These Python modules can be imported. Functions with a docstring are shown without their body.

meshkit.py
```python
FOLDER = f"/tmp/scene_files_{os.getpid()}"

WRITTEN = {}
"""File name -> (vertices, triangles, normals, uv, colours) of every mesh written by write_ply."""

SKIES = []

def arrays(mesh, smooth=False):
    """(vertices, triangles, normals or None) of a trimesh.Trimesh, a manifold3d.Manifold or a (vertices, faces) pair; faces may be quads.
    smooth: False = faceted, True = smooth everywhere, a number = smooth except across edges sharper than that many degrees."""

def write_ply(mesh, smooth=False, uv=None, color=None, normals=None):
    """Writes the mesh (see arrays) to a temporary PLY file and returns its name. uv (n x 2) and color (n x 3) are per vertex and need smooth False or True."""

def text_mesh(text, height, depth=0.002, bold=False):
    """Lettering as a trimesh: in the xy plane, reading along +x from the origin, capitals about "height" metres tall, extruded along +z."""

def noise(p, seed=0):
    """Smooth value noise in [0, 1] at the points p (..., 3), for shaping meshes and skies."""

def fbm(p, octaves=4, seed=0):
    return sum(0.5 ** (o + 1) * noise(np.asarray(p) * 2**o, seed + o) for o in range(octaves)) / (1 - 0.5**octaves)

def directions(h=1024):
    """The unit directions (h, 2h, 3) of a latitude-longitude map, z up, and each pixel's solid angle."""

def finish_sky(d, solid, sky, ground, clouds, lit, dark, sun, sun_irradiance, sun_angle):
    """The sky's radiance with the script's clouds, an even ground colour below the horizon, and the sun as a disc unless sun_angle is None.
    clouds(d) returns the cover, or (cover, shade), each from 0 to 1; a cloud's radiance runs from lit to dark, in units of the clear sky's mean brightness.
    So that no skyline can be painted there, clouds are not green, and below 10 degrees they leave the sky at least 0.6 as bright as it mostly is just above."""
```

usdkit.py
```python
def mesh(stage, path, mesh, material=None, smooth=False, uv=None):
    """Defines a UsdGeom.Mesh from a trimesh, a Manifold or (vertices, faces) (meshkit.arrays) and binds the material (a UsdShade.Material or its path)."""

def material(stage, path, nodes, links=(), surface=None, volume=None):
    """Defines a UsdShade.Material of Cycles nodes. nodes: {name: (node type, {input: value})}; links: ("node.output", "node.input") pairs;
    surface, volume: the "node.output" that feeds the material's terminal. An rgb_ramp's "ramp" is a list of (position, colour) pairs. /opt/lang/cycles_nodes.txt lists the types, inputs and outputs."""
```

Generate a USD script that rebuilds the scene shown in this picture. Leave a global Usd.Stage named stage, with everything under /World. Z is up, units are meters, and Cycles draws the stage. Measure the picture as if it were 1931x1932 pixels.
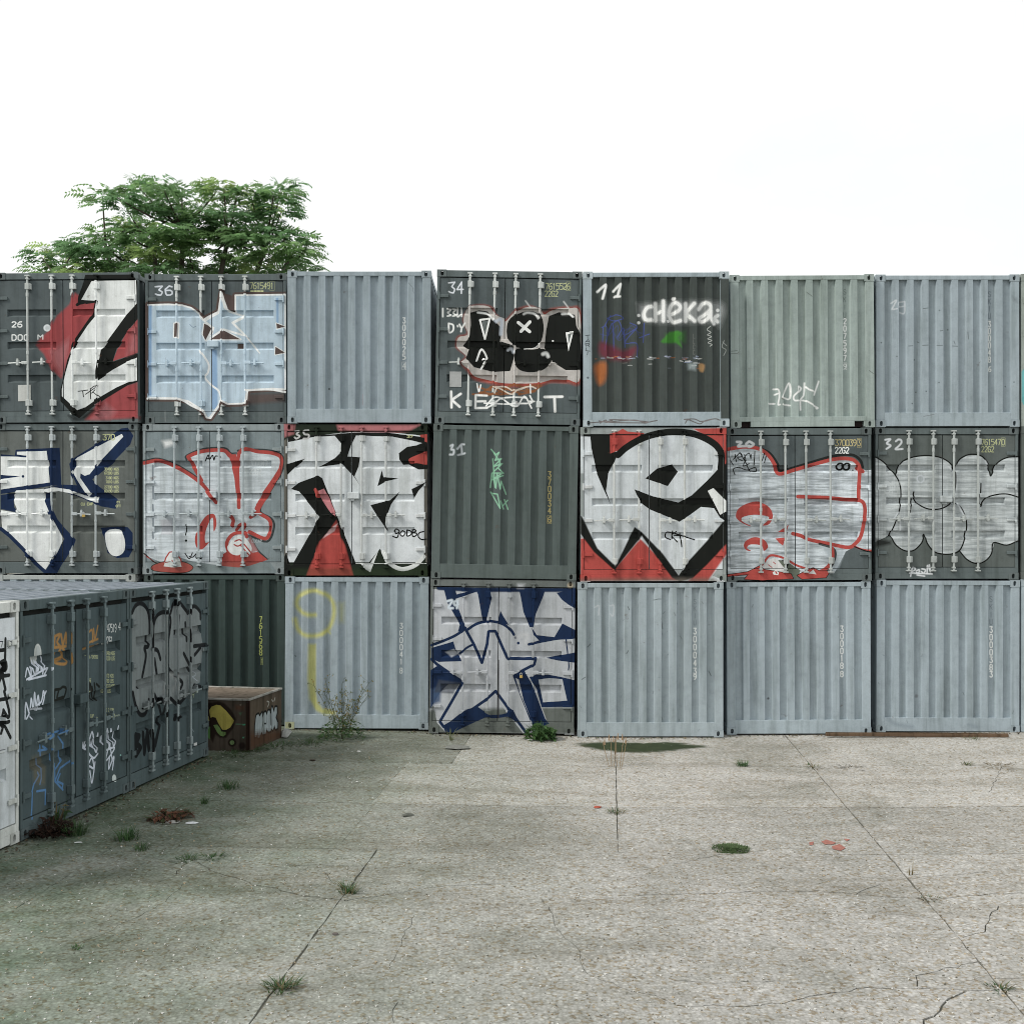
import math, random
import numpy as np
import trimesh, shapely, manifold3d
from shapely.geometry import Polygon, LineString, Point, box as sbox, MultiPolygon
from shapely.ops import unary_union
from pxr import Usd, UsdGeom, UsdLux, UsdShade, Gf, Sdf, Vt
import usdkit

stage = Usd.Stage.CreateInMemory()
UsdGeom.SetStageUpAxis(stage, 'Z')
UsdGeom.Xform.Define(stage, '/World')
LOOKS = '/World/Looks'

# ---------------------------------------------------------------- camera, sky, sun, exposure
EYE = 3.42                       # eye height above the yard, metres
F = 2198.0 / 1931.0              # focal length in picture widths
HOR = 1003.0 / 1931.0            # where the horizon lies, in picture widths from the top
cam = UsdGeom.Camera.Define(stage, '/World/Camera')
cam.CreateHorizontalApertureAttr(36.0)
cam.CreateVerticalApertureAttr(36.0 * 1024 / 1023)
cam.CreateFocalLengthAttr(36.0 * F)
cam.CreateVerticalApertureOffsetAttr(36.0 * (HOR - 0.5 * 1024 / 1023))
cam.CreateFStopAttr(0.0)
cam.CreateClippingRangeAttr(Gf.Vec2f(0.1, 2000.0))
cam.CreateExposureAttr(0.12)
cx = UsdGeom.Xformable(cam)
cx.AddTranslateOp().Set(Gf.Vec3d(0, 0, EYE))
cx.AddRotateXOp().Set(90.0)

SUN_AZ = math.atan2(-0.90, -0.44)      # towards the sun: left of and behind the camera
SUN_EL = math.radians(44)
SKY_STRENGTH = 0.10
dome = UsdLux.DomeLight.Define(stage, '/World/sky')
dome.CreateIntensityAttr(1.0)
sky_mat = usdkit.material(stage, LOOKS + '/overcast_sky', {
    'sky': ('sky_texture', {'sky_type': 'single_scattering', 'sun_disc': False, 'sun_elevation': SUN_EL, 'sun_rotation': SUN_AZ,
                            'air_density': 1.0, 'aerosol_density': 2.0, 'ozone_density': 1.0}),
    'tc': ('texture_coordinate', {}),
    'map': ('mapping', {'scale': (1.0, 1.0, 2.2), 'location': (0.35, 0.0, 0.13)}),
    'n': ('noise_texture', {'scale': 1.7, 'detail': 5.0, 'roughness': 0.55}),
    'cover': ('rgb_ramp', {'ramp': [(0.0, (0.84,) * 3), (0.40, (0.90,) * 3), (0.54, (0.985,) * 3), (1.0, (1.0,) * 3)]}),
    'mix': ('mix', {'mix_type': 'mix', 'color2': (9.78, 9.92, 9.82)}),
    'bg': ('background_shader', {'strength': SKY_STRENGTH}),
}, [('tc.generated', 'map.vector'), ('map.vector', 'n.vector'), ('n.fac', 'cover.fac'), ('cover.color', 'mix.fac'),
    ('sky.color', 'mix.color1'), ('mix.color', 'bg.color')], surface='bg.background')
UsdShade.MaterialBindingAPI.Apply(dome.GetPrim()).Bind(sky_mat)
dome.GetPrim().SetCustomDataByKey('kind', 'structure')
dome.GetPrim().SetCustomDataByKey('label', 'white overcast sky above the container wall')
dome.GetPrim().SetCustomDataByKey('category', 'sky')

sun = UsdLux.DistantLight.Define(stage, '/World/sun')
sun.CreateIntensityAttr(0.72)
sun.CreateAngleAttr(16.0)
sun.CreateColorAttr(Gf.Vec3f(1.0, 0.965, 0.90))
sun.GetPrim().CreateAttribute('inputs:normalize', Sdf.ValueTypeNames.Bool).Set(True)
sd = np.array([math.sin(SUN_AZ) * math.cos(SUN_EL), math.cos(SUN_AZ) * math.cos(SUN_EL), math.sin(SUN_EL)])
sq = Gf.Rotation(Gf.Vec3d(0, 0, 1), Gf.Vec3d(*map(float, sd))).GetQuat()
UsdGeom.Xformable(sun).AddOrientOp().Set(Gf.Quatf(sq))

# ---------------------------------------------------------------- names, tags, meshes
USED = {}
def numbered(parent, name):
    k = (parent, name)
    n = USED.get(k, 0)
    USED[k] = n + 1
    return f'{parent}/{name}' if n == 0 else f'{parent}/{name}_{n:03d}'

def tag(p, label=None, cat=None, group=None, kind=None):
    p = p.GetPrim() if hasattr(p, 'GetPrim') else p
    for k, v in (('label', label), ('category', cat), ('group', group), ('kind', kind)):
        if v:
            p.SetCustomDataByKey(k, v)
    return p

def thing(name, label, cat, loc=(0, 0, 0), rz=0.0, ry=0.0, group=None):
    x = UsdGeom.Xform.Define(stage, numbered('/World', name))
    x.AddTranslateOp().Set(Gf.Vec3d(*map(float, loc)))
    if rz: x.AddRotateZOp().Set(float(rz))
    if ry: x.AddRotateYOp().Set(float(ry))
    tag(x, label, cat, group)
    return str(x.GetPath())

def put(parent, name, V, Fc, mat, col=None, streak=None, smooth=False, label=None, path=None):
    """One Mesh prim; col is one colour or one per vertex, kept in the primvar 'paint'."""
    V = np.asarray(V, float); Fc = np.asarray(Fc, int)
    if Fc.ndim == 2 and Fc.shape[1] == 4:
        Fc = np.vstack([Fc[:, [0, 1, 2]], Fc[:, [0, 2, 3]]])
    if len(Fc) == 0:
        return None
    p = numbered(parent, name)
    m = usdkit.mesh(stage, p, (V, Fc), LOOKS + '/' + mat, smooth)
    n = len(m.GetPointsAttr().Get())
    api = UsdGeom.PrimvarsAPI(m)
    if col is not None:
        c = np.asarray(col, np.float32)
        if c.ndim == 1:
            c = np.tile(c, (n, 1))
        api.CreatePrimvar('paint', Sdf.ValueTypeNames.Color3fArray, 'vertex').Set(Vt.Vec3fArray.FromNumpy(np.ascontiguousarray(c)))
    if streak is not None:
        s = np.asarray(streak, np.float32)
        if s.ndim == 0:
            s = np.full(n, float(s), np.float32)
        api.CreatePrimvar('streak', Sdf.ValueTypeNames.FloatArray, 'vertex').Set(Vt.FloatArray.FromNumpy(s))
    m.CreateDoubleSidedAttr(True)
    if label:
        tag(m, label)
    return p

def boxm(x0, x1, y0, y1, z0, z1):
    V = np.array([[x, y, z] for x in (x0, x1) for y in (y0, y1) for z in (z0, z1)], float)
    Q = np.array([[0, 1, 3, 2], [4, 6, 7, 5], [0, 4, 5, 1], [2, 3, 7, 6], [0, 2, 6, 4], [1, 5, 7, 3]])
    return V, np.vstack([Q[:, [0, 1, 2]], Q[:, [0, 2, 3]]])

def bevelbox(x0, x1, y0, y1, z0, z1, r=0.004):
    pts = []
    for sx, x in ((1, x0), (-1, x1)):
        for sy, y in ((1, y0), (-1, y1)):
            for sz, z in ((1, z0), (-1, z1)):
                pts += [(x + sx * r, y + sy * r, z), (x + sx * r, y, z + sz * r), (x, y + sy * r, z + sz * r)]
    h = trimesh.convex.convex_hull(np.array(pts))
    return np.array(h.vertices), np.array(h.faces)

def cyl(p0, p1, r, n=8, r1=None):
    p0, p1 = np.array(p0, float), np.array(p1, float)
    r1 = r if r1 is None else r1
    t = p1 - p0; t /= np.linalg.norm(t)
    a = np.cross(t, [0, 0, 1.0] if abs(t[2]) < 0.9 else [1.0, 0, 0]); a /= np.linalg.norm(a)
    b = np.cross(t, a)
    ang = np.arange(n) * 2 * np.pi / n
    ring = np.cos(ang)[:, None] * a + np.sin(ang)[:, None] * b
    V = np.vstack([p0 + r * ring, p1 + r1 * ring, [p0], [p1]])
    Fc = []
    for i in range(n):
        j = (i + 1) % n
        Fc += [[i, i + n, j], [j, i + n, j + n], [2 * n, i, j], [2 * n + 1, j + n, i + n]]
    # face direction: outward
    return V, np.array(Fc)[:, ::-1]

def join(*ms):
    V, Fc, o = [], [], 0
    for v, f in ms:
        V.append(v); Fc.append(np.asarray(f) + o); o += len(v)
    return np.vstack(V), np.vstack(Fc)

def quads(qs):
    V = np.array([p for q in qs for p in q], float)
    Fc = np.array([[4 * i, 4 * i + 1, 4 * i + 2] for i in range(len(qs))] + [[4 * i, 4 * i + 2, 4 * i + 3] for i in range(len(qs))])
    return V, Fc

# ---------------------------------------------------------------- materials
def mat_metal(name, rough=0.5, metallic=0.0, rust=0.5, dirt=1.0, spec=0.13):
    return usdkit.material(stage, f'{LOOKS}/{name}', {
        'a': ('attribute', {'attribute': 'paint'}), 's': ('attribute', {'attribute': 'streak'}),
        'g': ('geometry', {}),
        'mb': ('mapping', {'scale': (0.9, 0.9, 0.6)}), 'nb': ('noise_texture', {'scale': 1.0, 'detail': 5.0, 'roughness': 0.6}),
        'rb': ('rgb_ramp', {'ramp': [(0.28, (1 - 0.17 * dirt, 1 - 0.16 * dirt, 1 - 0.17 * dirt)), (0.55, (1.0, 1.0, 1.0)), (0.75, (1.06, 1.06, 1.05))]}),
        'mv': ('mapping', {'scale': (9.0, 9.0, 0.55)}), 'nv': ('noise_texture', {'scale': 1.0, 'detail': 4.0, 'roughness': 0.65}),
        'rv': ('rgb_ramp', {'ramp': [(0.34, (1 - 0.22 * dirt, 1 - 0.215 * dirt, 1 - 0.23 * dirt)), (0.52, (1.0,) * 3), (0.8, (1.04,) * 3)]}),
        'nf': ('noise_texture', {'scale': 55.0, 'detail': 3.0, 'roughness': 0.7}),
        'rf': ('rgb_ramp', {'ramp': [(0.25, (0.90,) * 3), (0.75, (1.08,) * 3)]}),
        'm1': ('mix', {'mix_type': 'multiply', 'fac': 1.0}), 'm2': ('mix', {'mix_type': 'multiply', 'fac': 1.0}), 'm3': ('mix', {'mix_type': 'multiply', 'fac': 1.0}), 'm7': ('mix', {'mix_type': 'multiply', 'fac': 1.0}),
        'nc': ('noise_texture', {'scale': 6.5, 'detail': 7.0, 'roughness': 0.7}), 'rcv': ('rgb_ramp', {'ramp': [(0.30, (0.86,) * 3), (0.48, (0.99,) * 3), (0.72, (1.08,) * 3)]}),
        'nr': ('noise_texture', {'scale': 5.0, 'detail': 8.0, 'roughness': 0.72}),
        'rr': ('rgb_ramp', {'ramp': [(0.655, (0.0,) * 3), (0.70, (rust,) * 3), (1.0, (rust,) * 3)]}),
        'm4': ('mix', {'mix_type': 'mix', 'color2': (0.095, 0.052, 0.034)}),
        'ns': ('noise_texture', {'scale': 2.6, 'detail': 7.0, 'roughness': 0.75}), 'msc': ('mapping', {'scale': (4.0, 4.0, 5.0), 'rotation': (0.0, 0.6, 0.0)}),
        'rs': ('rgb_ramp', {'ramp': [(0.685, (0.0,) * 3), (0.705, (0.55 * dirt,) * 3), (0.72, (0.0,) * 3)]}),
        'm6': ('mix', {'mix_type': 'mix', 'color2': (0.10, 0.11, 0.11)}),
        'mst': ('mapping', {'scale': (1.5, 1.5, 19.0)}), 'nst': ('noise_texture', {'scale': 1.0, 'detail': 6.0, 'roughness': 0.7, 'distortion': 0.5}),
        'rst': ('rgb_ramp', {'ramp': [(0.42, (1.0,) * 3), (0.60, (0.0,) * 3)]}),
        'sm': ('math', {'math_type': 'multiply'}), 'm5': ('mix', {'mix_type': 'mix', 'color2': (0.125, 0.145, 0.155)}),
        'nd': ('noise_texture', {'scale': 2.1, 'detail': 3.0, 'roughness': 0.5}), 'bp': ('bump', {'strength': 0.35, 'distance': 0.012}),
        'p': ('principled_bsdf', {'roughness': rough, 'metallic': metallic, 'specular_ior_level': spec}),
    }, [('g.position', 'mb.vector'), ('mb.vector', 'nb.vector'), ('nb.fac', 'rb.fac'), ('g.position', 'mv.vector'), ('mv.vector', 'nv.vector'), ('nv.fac', 'rv.fac'),
        ('g.position', 'nf.vector'), ('nf.fac', 'rf.fac'), ('g.position', 'nr.vector'), ('nr.fac', 'rr.fac'),
        ('g.position', 'mst.vector'), ('mst.vector', 'nst.vector'), ('nst.fac', 'rst.fac'), ('rst.color', 'sm.value1'), ('s.fac', 'sm.value2'),
        ('a.color', 'm5.color1'), ('sm.value', 'm5.fac'), ('m5.color', 'm1.color1'), ('rb.color', 'm1.color2'),
        ('m1.color', 'm2.color1'), ('rv.color', 'm2.color2'), ('m2.color', 'm3.color1'), ('rf.color', 'm3.color2'),
        ('g.position', 'msc.vector'), ('msc.vector', 'ns.vector'), ('ns.fac', 'rs.fac'), ('m3.color', 'm7.color1'), ('g.position', 'nc.vector'), ('nc.fac', 'rcv.fac'), ('rcv.color', 'm7.color2'), ('m7.color', 'm6.color1'), ('rs.color', 'm6.fac'),
        ('m6.color', 'm4.color1'), ('rr.color', 'm4.fac'), ('m4.color', 'p.base_color'),
        ('g.position', 'nd.vector'), ('nd.fac', 'bp.height'), ('bp.normal', 'p.normal')], surface='p.BSDF')

mat_metal('painted_steel')
mat_metal('galvanised_steel', rough=0.42, metallic=0.25, rust=0.7)
mat_metal('casting_steel', rough=0.6, rust=0.8, dirt=1.3)
mat_metal('rusty_plate', rough=0.85, rust=0.25, dirt=2.4, spec=0.15)
mat_metal('brass', rough=0.35, metallic=0.5, rust=0.1)

def mat_plain(name, rough=0.8, n=30.0, lo=0.75, hi=1.2, spec=0.2):
    return usdkit.material(stage, f'{LOOKS}/{name}', {
        'a': ('attribute', {'attribute': 'paint'}), 'g': ('geometry', {}), 'n': ('noise_texture', {'scale': n, 'detail': 4.0, 'roughness': 0.65}),
        'r': ('rgb_ramp', {'ramp': [(0.3, (lo,) * 3), (0.7, (hi,) * 3)]}), 'm': ('mix', {'mix_type': 'multiply', 'fac': 1.0}),
        'p': ('principled_bsdf', {'roughness': rough, 'specular_ior_level': spec})},
        [('g.position', 'n.vector'), ('n.fac', 'r.fac'), ('a.color', 'm.color1'), ('r.color', 'm.color2'), ('m.color', 'p.base_color')], surface='p.BSDF')
mat_plain('rubber'); mat_plain('bark', n=14.0, lo=0.6); mat_plain('debris', n=22.0); mat_plain('weathered_wood', n=26.0, lo=0.65)

usdkit.material(stage, LOOKS + '/foliage', {
    'a': ('attribute', {'attribute': 'paint'}), 'd': ('principled_bsdf', {'roughness': 0.6, 'specular_ior_level': 0.25}),
    'gm': ('gamma', {'gamma': 0.92}), 't': ('translucent_bsdf', {}), 'mx': ('mix_closure', {'fac': 0.5})},
    [('a.color', 'd.base_color'), ('a.color', 'gm.color'), ('gm.color', 't.color'), ('d.BSDF', 'mx.closure1'), ('t.BSDF', 'mx.closure2')], surface='mx.closure')

usdkit.material(stage, LOOKS + '/concrete', {
    'a': ('attribute', {'attribute': 'paint'}), 'g': ('geometry', {}),
    'sx': ('separate_xyz', {}),
    'nb': ('noise_texture', {'scale': 0.42, 'detail': 7.0, 'roughness': 0.66, 'distortion': 0.6}), 'rb': ('rgb_ramp', {'ramp': [(0.30, (0.68, 0.69, 0.66)), (0.50, (1.0, 1.0, 1.0)), (0.70, (1.14, 1.14, 1.15))]}),
    'mt': ('mapping', {'scale': (0.25, 1.4, 1.0)}), 'nt': ('noise_texture', {'scale': 1.1, 'detail': 6.0, 'roughness': 0.7}),
    'rt': ('rgb_ramp', {'ramp': [(0.34, (0.74, 0.72, 0.68)), (0.50, (1.0, 1.0, 1.0)), (0.7, (1.08, 1.09, 1.10))]}),
    'v': ('voronoi_texture', {'feature': 'f1', 'scale': 34.0}),
    'rv': ('rgb_ramp', {'ramp': [(0.0, (1.14, 1.13, 1.12)), (0.35, (1.02, 1.02, 1.02)), (0.62, (0.82, 0.81, 0.79)), (1.0, (0.66, 0.65, 0.62))]}),
    'bw': ('separate_color', {}), 'rc': ('rgb_ramp', {'ramp': [(0.0, (0.62, 0.52, 0.40)), (0.10, (0.85, 0.76, 0.62)), (0.22, (0.98, 0.98, 0.97)), (0.80, (1.04, 1.04, 1.05)), (1.0, (1.38, 1.38, 1.38))]}),
    'nf': ('noise_texture', {'scale': 21.0, 'detail': 4.0, 'roughness': 0.62, 'distortion': 1.1}), 'rf': ('rgb_ramp', {'ramp': [(0.30, (0.42, 0.42, 0.38)), (0.375, (0.80, 0.80, 0.78)), (0.43, (0.99, 0.99, 0.99)), (0.7, (1.12, 1.12, 1.12))]}),
    'nm': ('noise_texture', {'scale': 4.2, 'detail': 7.0, 'roughness': 0.75}), 'rm': ('rgb_ramp', {'ramp': [(0.30, (0.80, 0.80, 0.77)), (0.5, (1.0, 1.0, 1.0)), (0.72, (1.10, 1.10, 1.09))]}),
    'm1': ('mix', {'mix_type': 'multiply', 'fac': 1.0}), 'm2': ('mix', {'mix_type': 'multiply', 'fac': 0.75}), 'm3': ('mix', {'mix_type': 'multiply', 'fac': 0.85}),
    'm4': ('mix', {'mix_type': 'multiply', 'fac': 0.9}), 'm5': ('mix', {'mix_type': 'multiply', 'fac': 0.85}), 'm6': ('mix', {'mix_type': 'multiply', 'fac': 0.9}),
    # green algae film plus shade beside the left container row, both painted into the colour
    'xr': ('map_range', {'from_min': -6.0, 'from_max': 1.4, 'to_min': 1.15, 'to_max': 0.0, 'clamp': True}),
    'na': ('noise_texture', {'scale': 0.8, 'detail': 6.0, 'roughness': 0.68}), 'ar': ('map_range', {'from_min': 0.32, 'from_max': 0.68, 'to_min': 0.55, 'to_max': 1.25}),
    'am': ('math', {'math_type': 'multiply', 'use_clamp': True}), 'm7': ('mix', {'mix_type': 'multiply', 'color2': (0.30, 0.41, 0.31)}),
    'ad': ('math', {'math_type': 'add'}), 'bp': ('bump', {'strength': 0.55, 'distance': 0.006}),
    'p': ('principled_bsdf', {'roughness': 0.88, 'specular_ior_level': 0.2}),
}, [('g.position', 'sx.vector'), ('g.position', 'nb.vector'), ('nb.fac', 'rb.fac'), ('g.position', 'mt.vector'), ('mt.vector', 'nt.vector'), ('nt.fac', 'rt.fac'),
    ('g.position', 'v.vector'), ('v.distance', 'rv.fac'), ('v.color', 'bw.color'), ('bw.r', 'rc.fac'), ('g.position', 'nf.vector'), ('nf.fac', 'rf.fac'),
    ('g.position', 'nm.vector'), ('nm.fac', 'rm.fac'),
    ('a.color', 'm1.color1'), ('rb.color', 'm1.color2'), ('m1.color', 'm2.color1'), ('rt.color', 'm2.color2'), ('m2.color', 'm3.color1'), ('rv.color', 'm3.color2'),
    ('m3.color', 'm4.color1'), ('rc.color', 'm4.color2'), ('m4.color', 'm5.color1'), ('rf.color', 'm5.color2'), ('m5.color', 'm6.color1'), ('rm.color', 'm6.color2'),
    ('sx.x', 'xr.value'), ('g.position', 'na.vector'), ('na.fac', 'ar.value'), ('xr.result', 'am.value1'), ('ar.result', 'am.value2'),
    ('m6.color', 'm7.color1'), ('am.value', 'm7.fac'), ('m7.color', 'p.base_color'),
    ('v.distance', 'ad.value1'), ('nf.fac', 'ad.value2'), ('ad.value', 'bp.height'), ('bp.normal', 'p.normal')], surface='p.BSDF')

usdkit.material(stage, LOOKS + '/joint_dirt', {
    'g': ('geometry', {}), 'n': ('noise_texture', {'scale': 3.0, 'detail': 8.0, 'roughness': 0.7}),
    'r': ('rgb_ramp', {'ramp': [(0.3, (0.07, 0.07, 0.056)), (0.55, (0.115, 0.112, 0.093)), (0.75, (0.17, 0.165, 0.14))]}),
    'p': ('principled_bsdf', {'roughness': 0.95, 'specular_ior_level': 0.1})},
    [('g.position', 'n.vector'), ('n.fac', 'r.fac'), ('r.color', 'p.base_color')], surface='p.BSDF')

usdkit.material(stage, LOOKS + '/damp_moss', {      # thins out towards its rim: 'streak' falls from 1 in the middle to 0
    'g': ('geometry', {}), 'n': ('noise_texture', {'scale': 5.0, 'detail': 8.0, 'roughness': 0.7}), 's': ('attribute', {'attribute': 'streak'}),
    'r': ('rgb_ramp', {'ramp': [(0.3, (0.020, 0.030, 0.014)), (0.6, (0.038, 0.050, 0.024)), (0.8, (0.07, 0.076, 0.045))]}),
    'ad': ('math', {'math_type': 'add'}), 'mr': ('map_range', {'from_min': 0.52, 'from_max': 0.95, 'to_min': 0.0, 'to_max': 0.95, 'clamp': True}),
    'p': ('principled_bsdf', {'roughness': 0.7, 'specular_ior_level': 0.1}), 't': ('transparent_bsdf', {}), 'm': ('mix_closure', {})},
    [('g.position', 'n.vector'), ('n.fac', 'r.fac'), ('r.color', 'p.base_color'), ('s.fac', 'ad.value1'), ('n.fac', 'ad.value2'), ('ad.value', 'mr.value'),
     ('mr.result', 'm.fac'), ('t.BSDF', 'm.closure1'), ('p.BSDF', 'm.closure2')], surface='m.closure')

# ---------------------------------------------------------------- picture measurements -> places in the yard
FP, HP, CXP = F * 3647, HOR * 3647, 3647 / 2        # in pixels of the full photograph
GX = [(-300, .09), (-12, .09), (-5.2, .084), (-2.2, .03), (-0.1, -.005), (2.4, -.045), (4.9, -.03), (7.4, -.006), (14, .03), (300, .03)]
def ground_z(x):
    return float(np.interp(x, [a for a, _ in GX], [b for _, b in GX]))
def on_ground(px, py):
    """Point of the yard measured at a pixel of the full photograph."""
    z = 0.0
    for _ in range(4):
        y = (EYE - z) * FP / (py - HP)
        x = (px - CXP) * y / FP
        z = ground_z(x)
    return x, y, z
def at1931(px, py):
    return on_ground(px * 3647 / 1931, py * 3647 / 1931)

# the slabs of the yard: rows across, joints along; each slab lies as one tilted plane
JT = math.tan(math.radians(4.8))
def jx(x11, y): return x11 + (y - 11) * JT            # a joint that crosses y = 11 at x11
rows_y = [-6, 1.2, 7.35, 12.45, 14.55, 17.1, 21.6]
cols = {0: [-14, -7.2, -4.35, -1.56, 3.886, 9.5, 15], 1: [-14, -7.2, -4.35, -1.56, 3.886, 9.5, 15], 2: [-14, -7.2, -4.35, -1.56, 3.886, 9.5, 15], 3: [-14, -7.2, -4.35, -2.0, 1.01, 3.886, 9.5, 15],
        4: [-14, -7.2, -4.6, -2.05, 1.01, 3.886, 6.7, 9.5, 15], 5: [-14, -7.2, -4.35, -1.4, 1.01, 3.886, 6.7, 9.5, 15]}
PLANES = []
for j in range(len(rows_y) - 1):
    for a, b in zip(cols[j], cols[j][1:]):
        cz = np.array([[x, ground_z(x)] for x in (jx(a, rows_y[j]), jx(b, rows_y[j]), jx(a, rows_y[j + 1]), jx(b, rows_y[j + 1]))])
        sl, of = np.linalg.lstsq(np.c_[cz[:, 0], np.ones(4)], cz[:, 1], rcond=None)[0]
        PLANES.append((rows_y[j], rows_y[j + 1], a, b, float(sl), float(of)))
def surf_z(x, y):
    """Height of the top of the slab at that place."""
    for y0, y1, a, b, sl, of in PLANES:
        if y0 <= y < y1 and jx(a, y) <= x < jx(b, y): return sl * x + of
    return ground_z(x)
# ---------------------------------------------------------------- paint: flat layers of colour cut into a container's front
K = (.008, .0095, .008); W = (.76, .785, .78); WH = (.85, .86, .855); R = (.41, .072, .062); PK = (.42, .16, .17); N = (.009, .023, .066)
LB = (.49, .60, .69); BR = (.105, .075, .068); SIL = (.43, .48, .51); YE = (.62, .60, .26); OR = (.45, .17, .06)

def pts(s):
    return [tuple(map(float, q.split(','))) for q in s.split()]

def smooth_ring(p, n=5):
    p = np.array(p, float); out = []; m = len(p)
    for i in range(m):
        a, b, c, d = p[i - 1], p[i], p[(i + 1) % m], p[(i + 2) % m]
        for k in range(n):
            t = k / n
            out.append(0.5 * (2 * b + (c - a) * t + (2 * a - 5 * b + 4 * c - d) * t * t + (3 * b - a - 3 * c + d) * t ** 3))
    return out
def smooth_line(p, n=5):
    p = [np.array(q, float) for q in p]
    if len(p) < 3: return p
    p = [2 * p[0] - p[1]] + p + [2 * p[-1] - p[-2]]; out = []
    for i in range(1, len(p) - 2):
        a, b, c, d = p[i - 1:i + 3]
        for k in range(n):
            t = k / n
            out.append(0.5 * (2 * b + (c - a) * t + (2 * a - 5 * b + 4 * c - d) * t * t + (3 * b - a - 3 * c + d) * t ** 3))
    out.append(p[-2])
    return out

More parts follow.
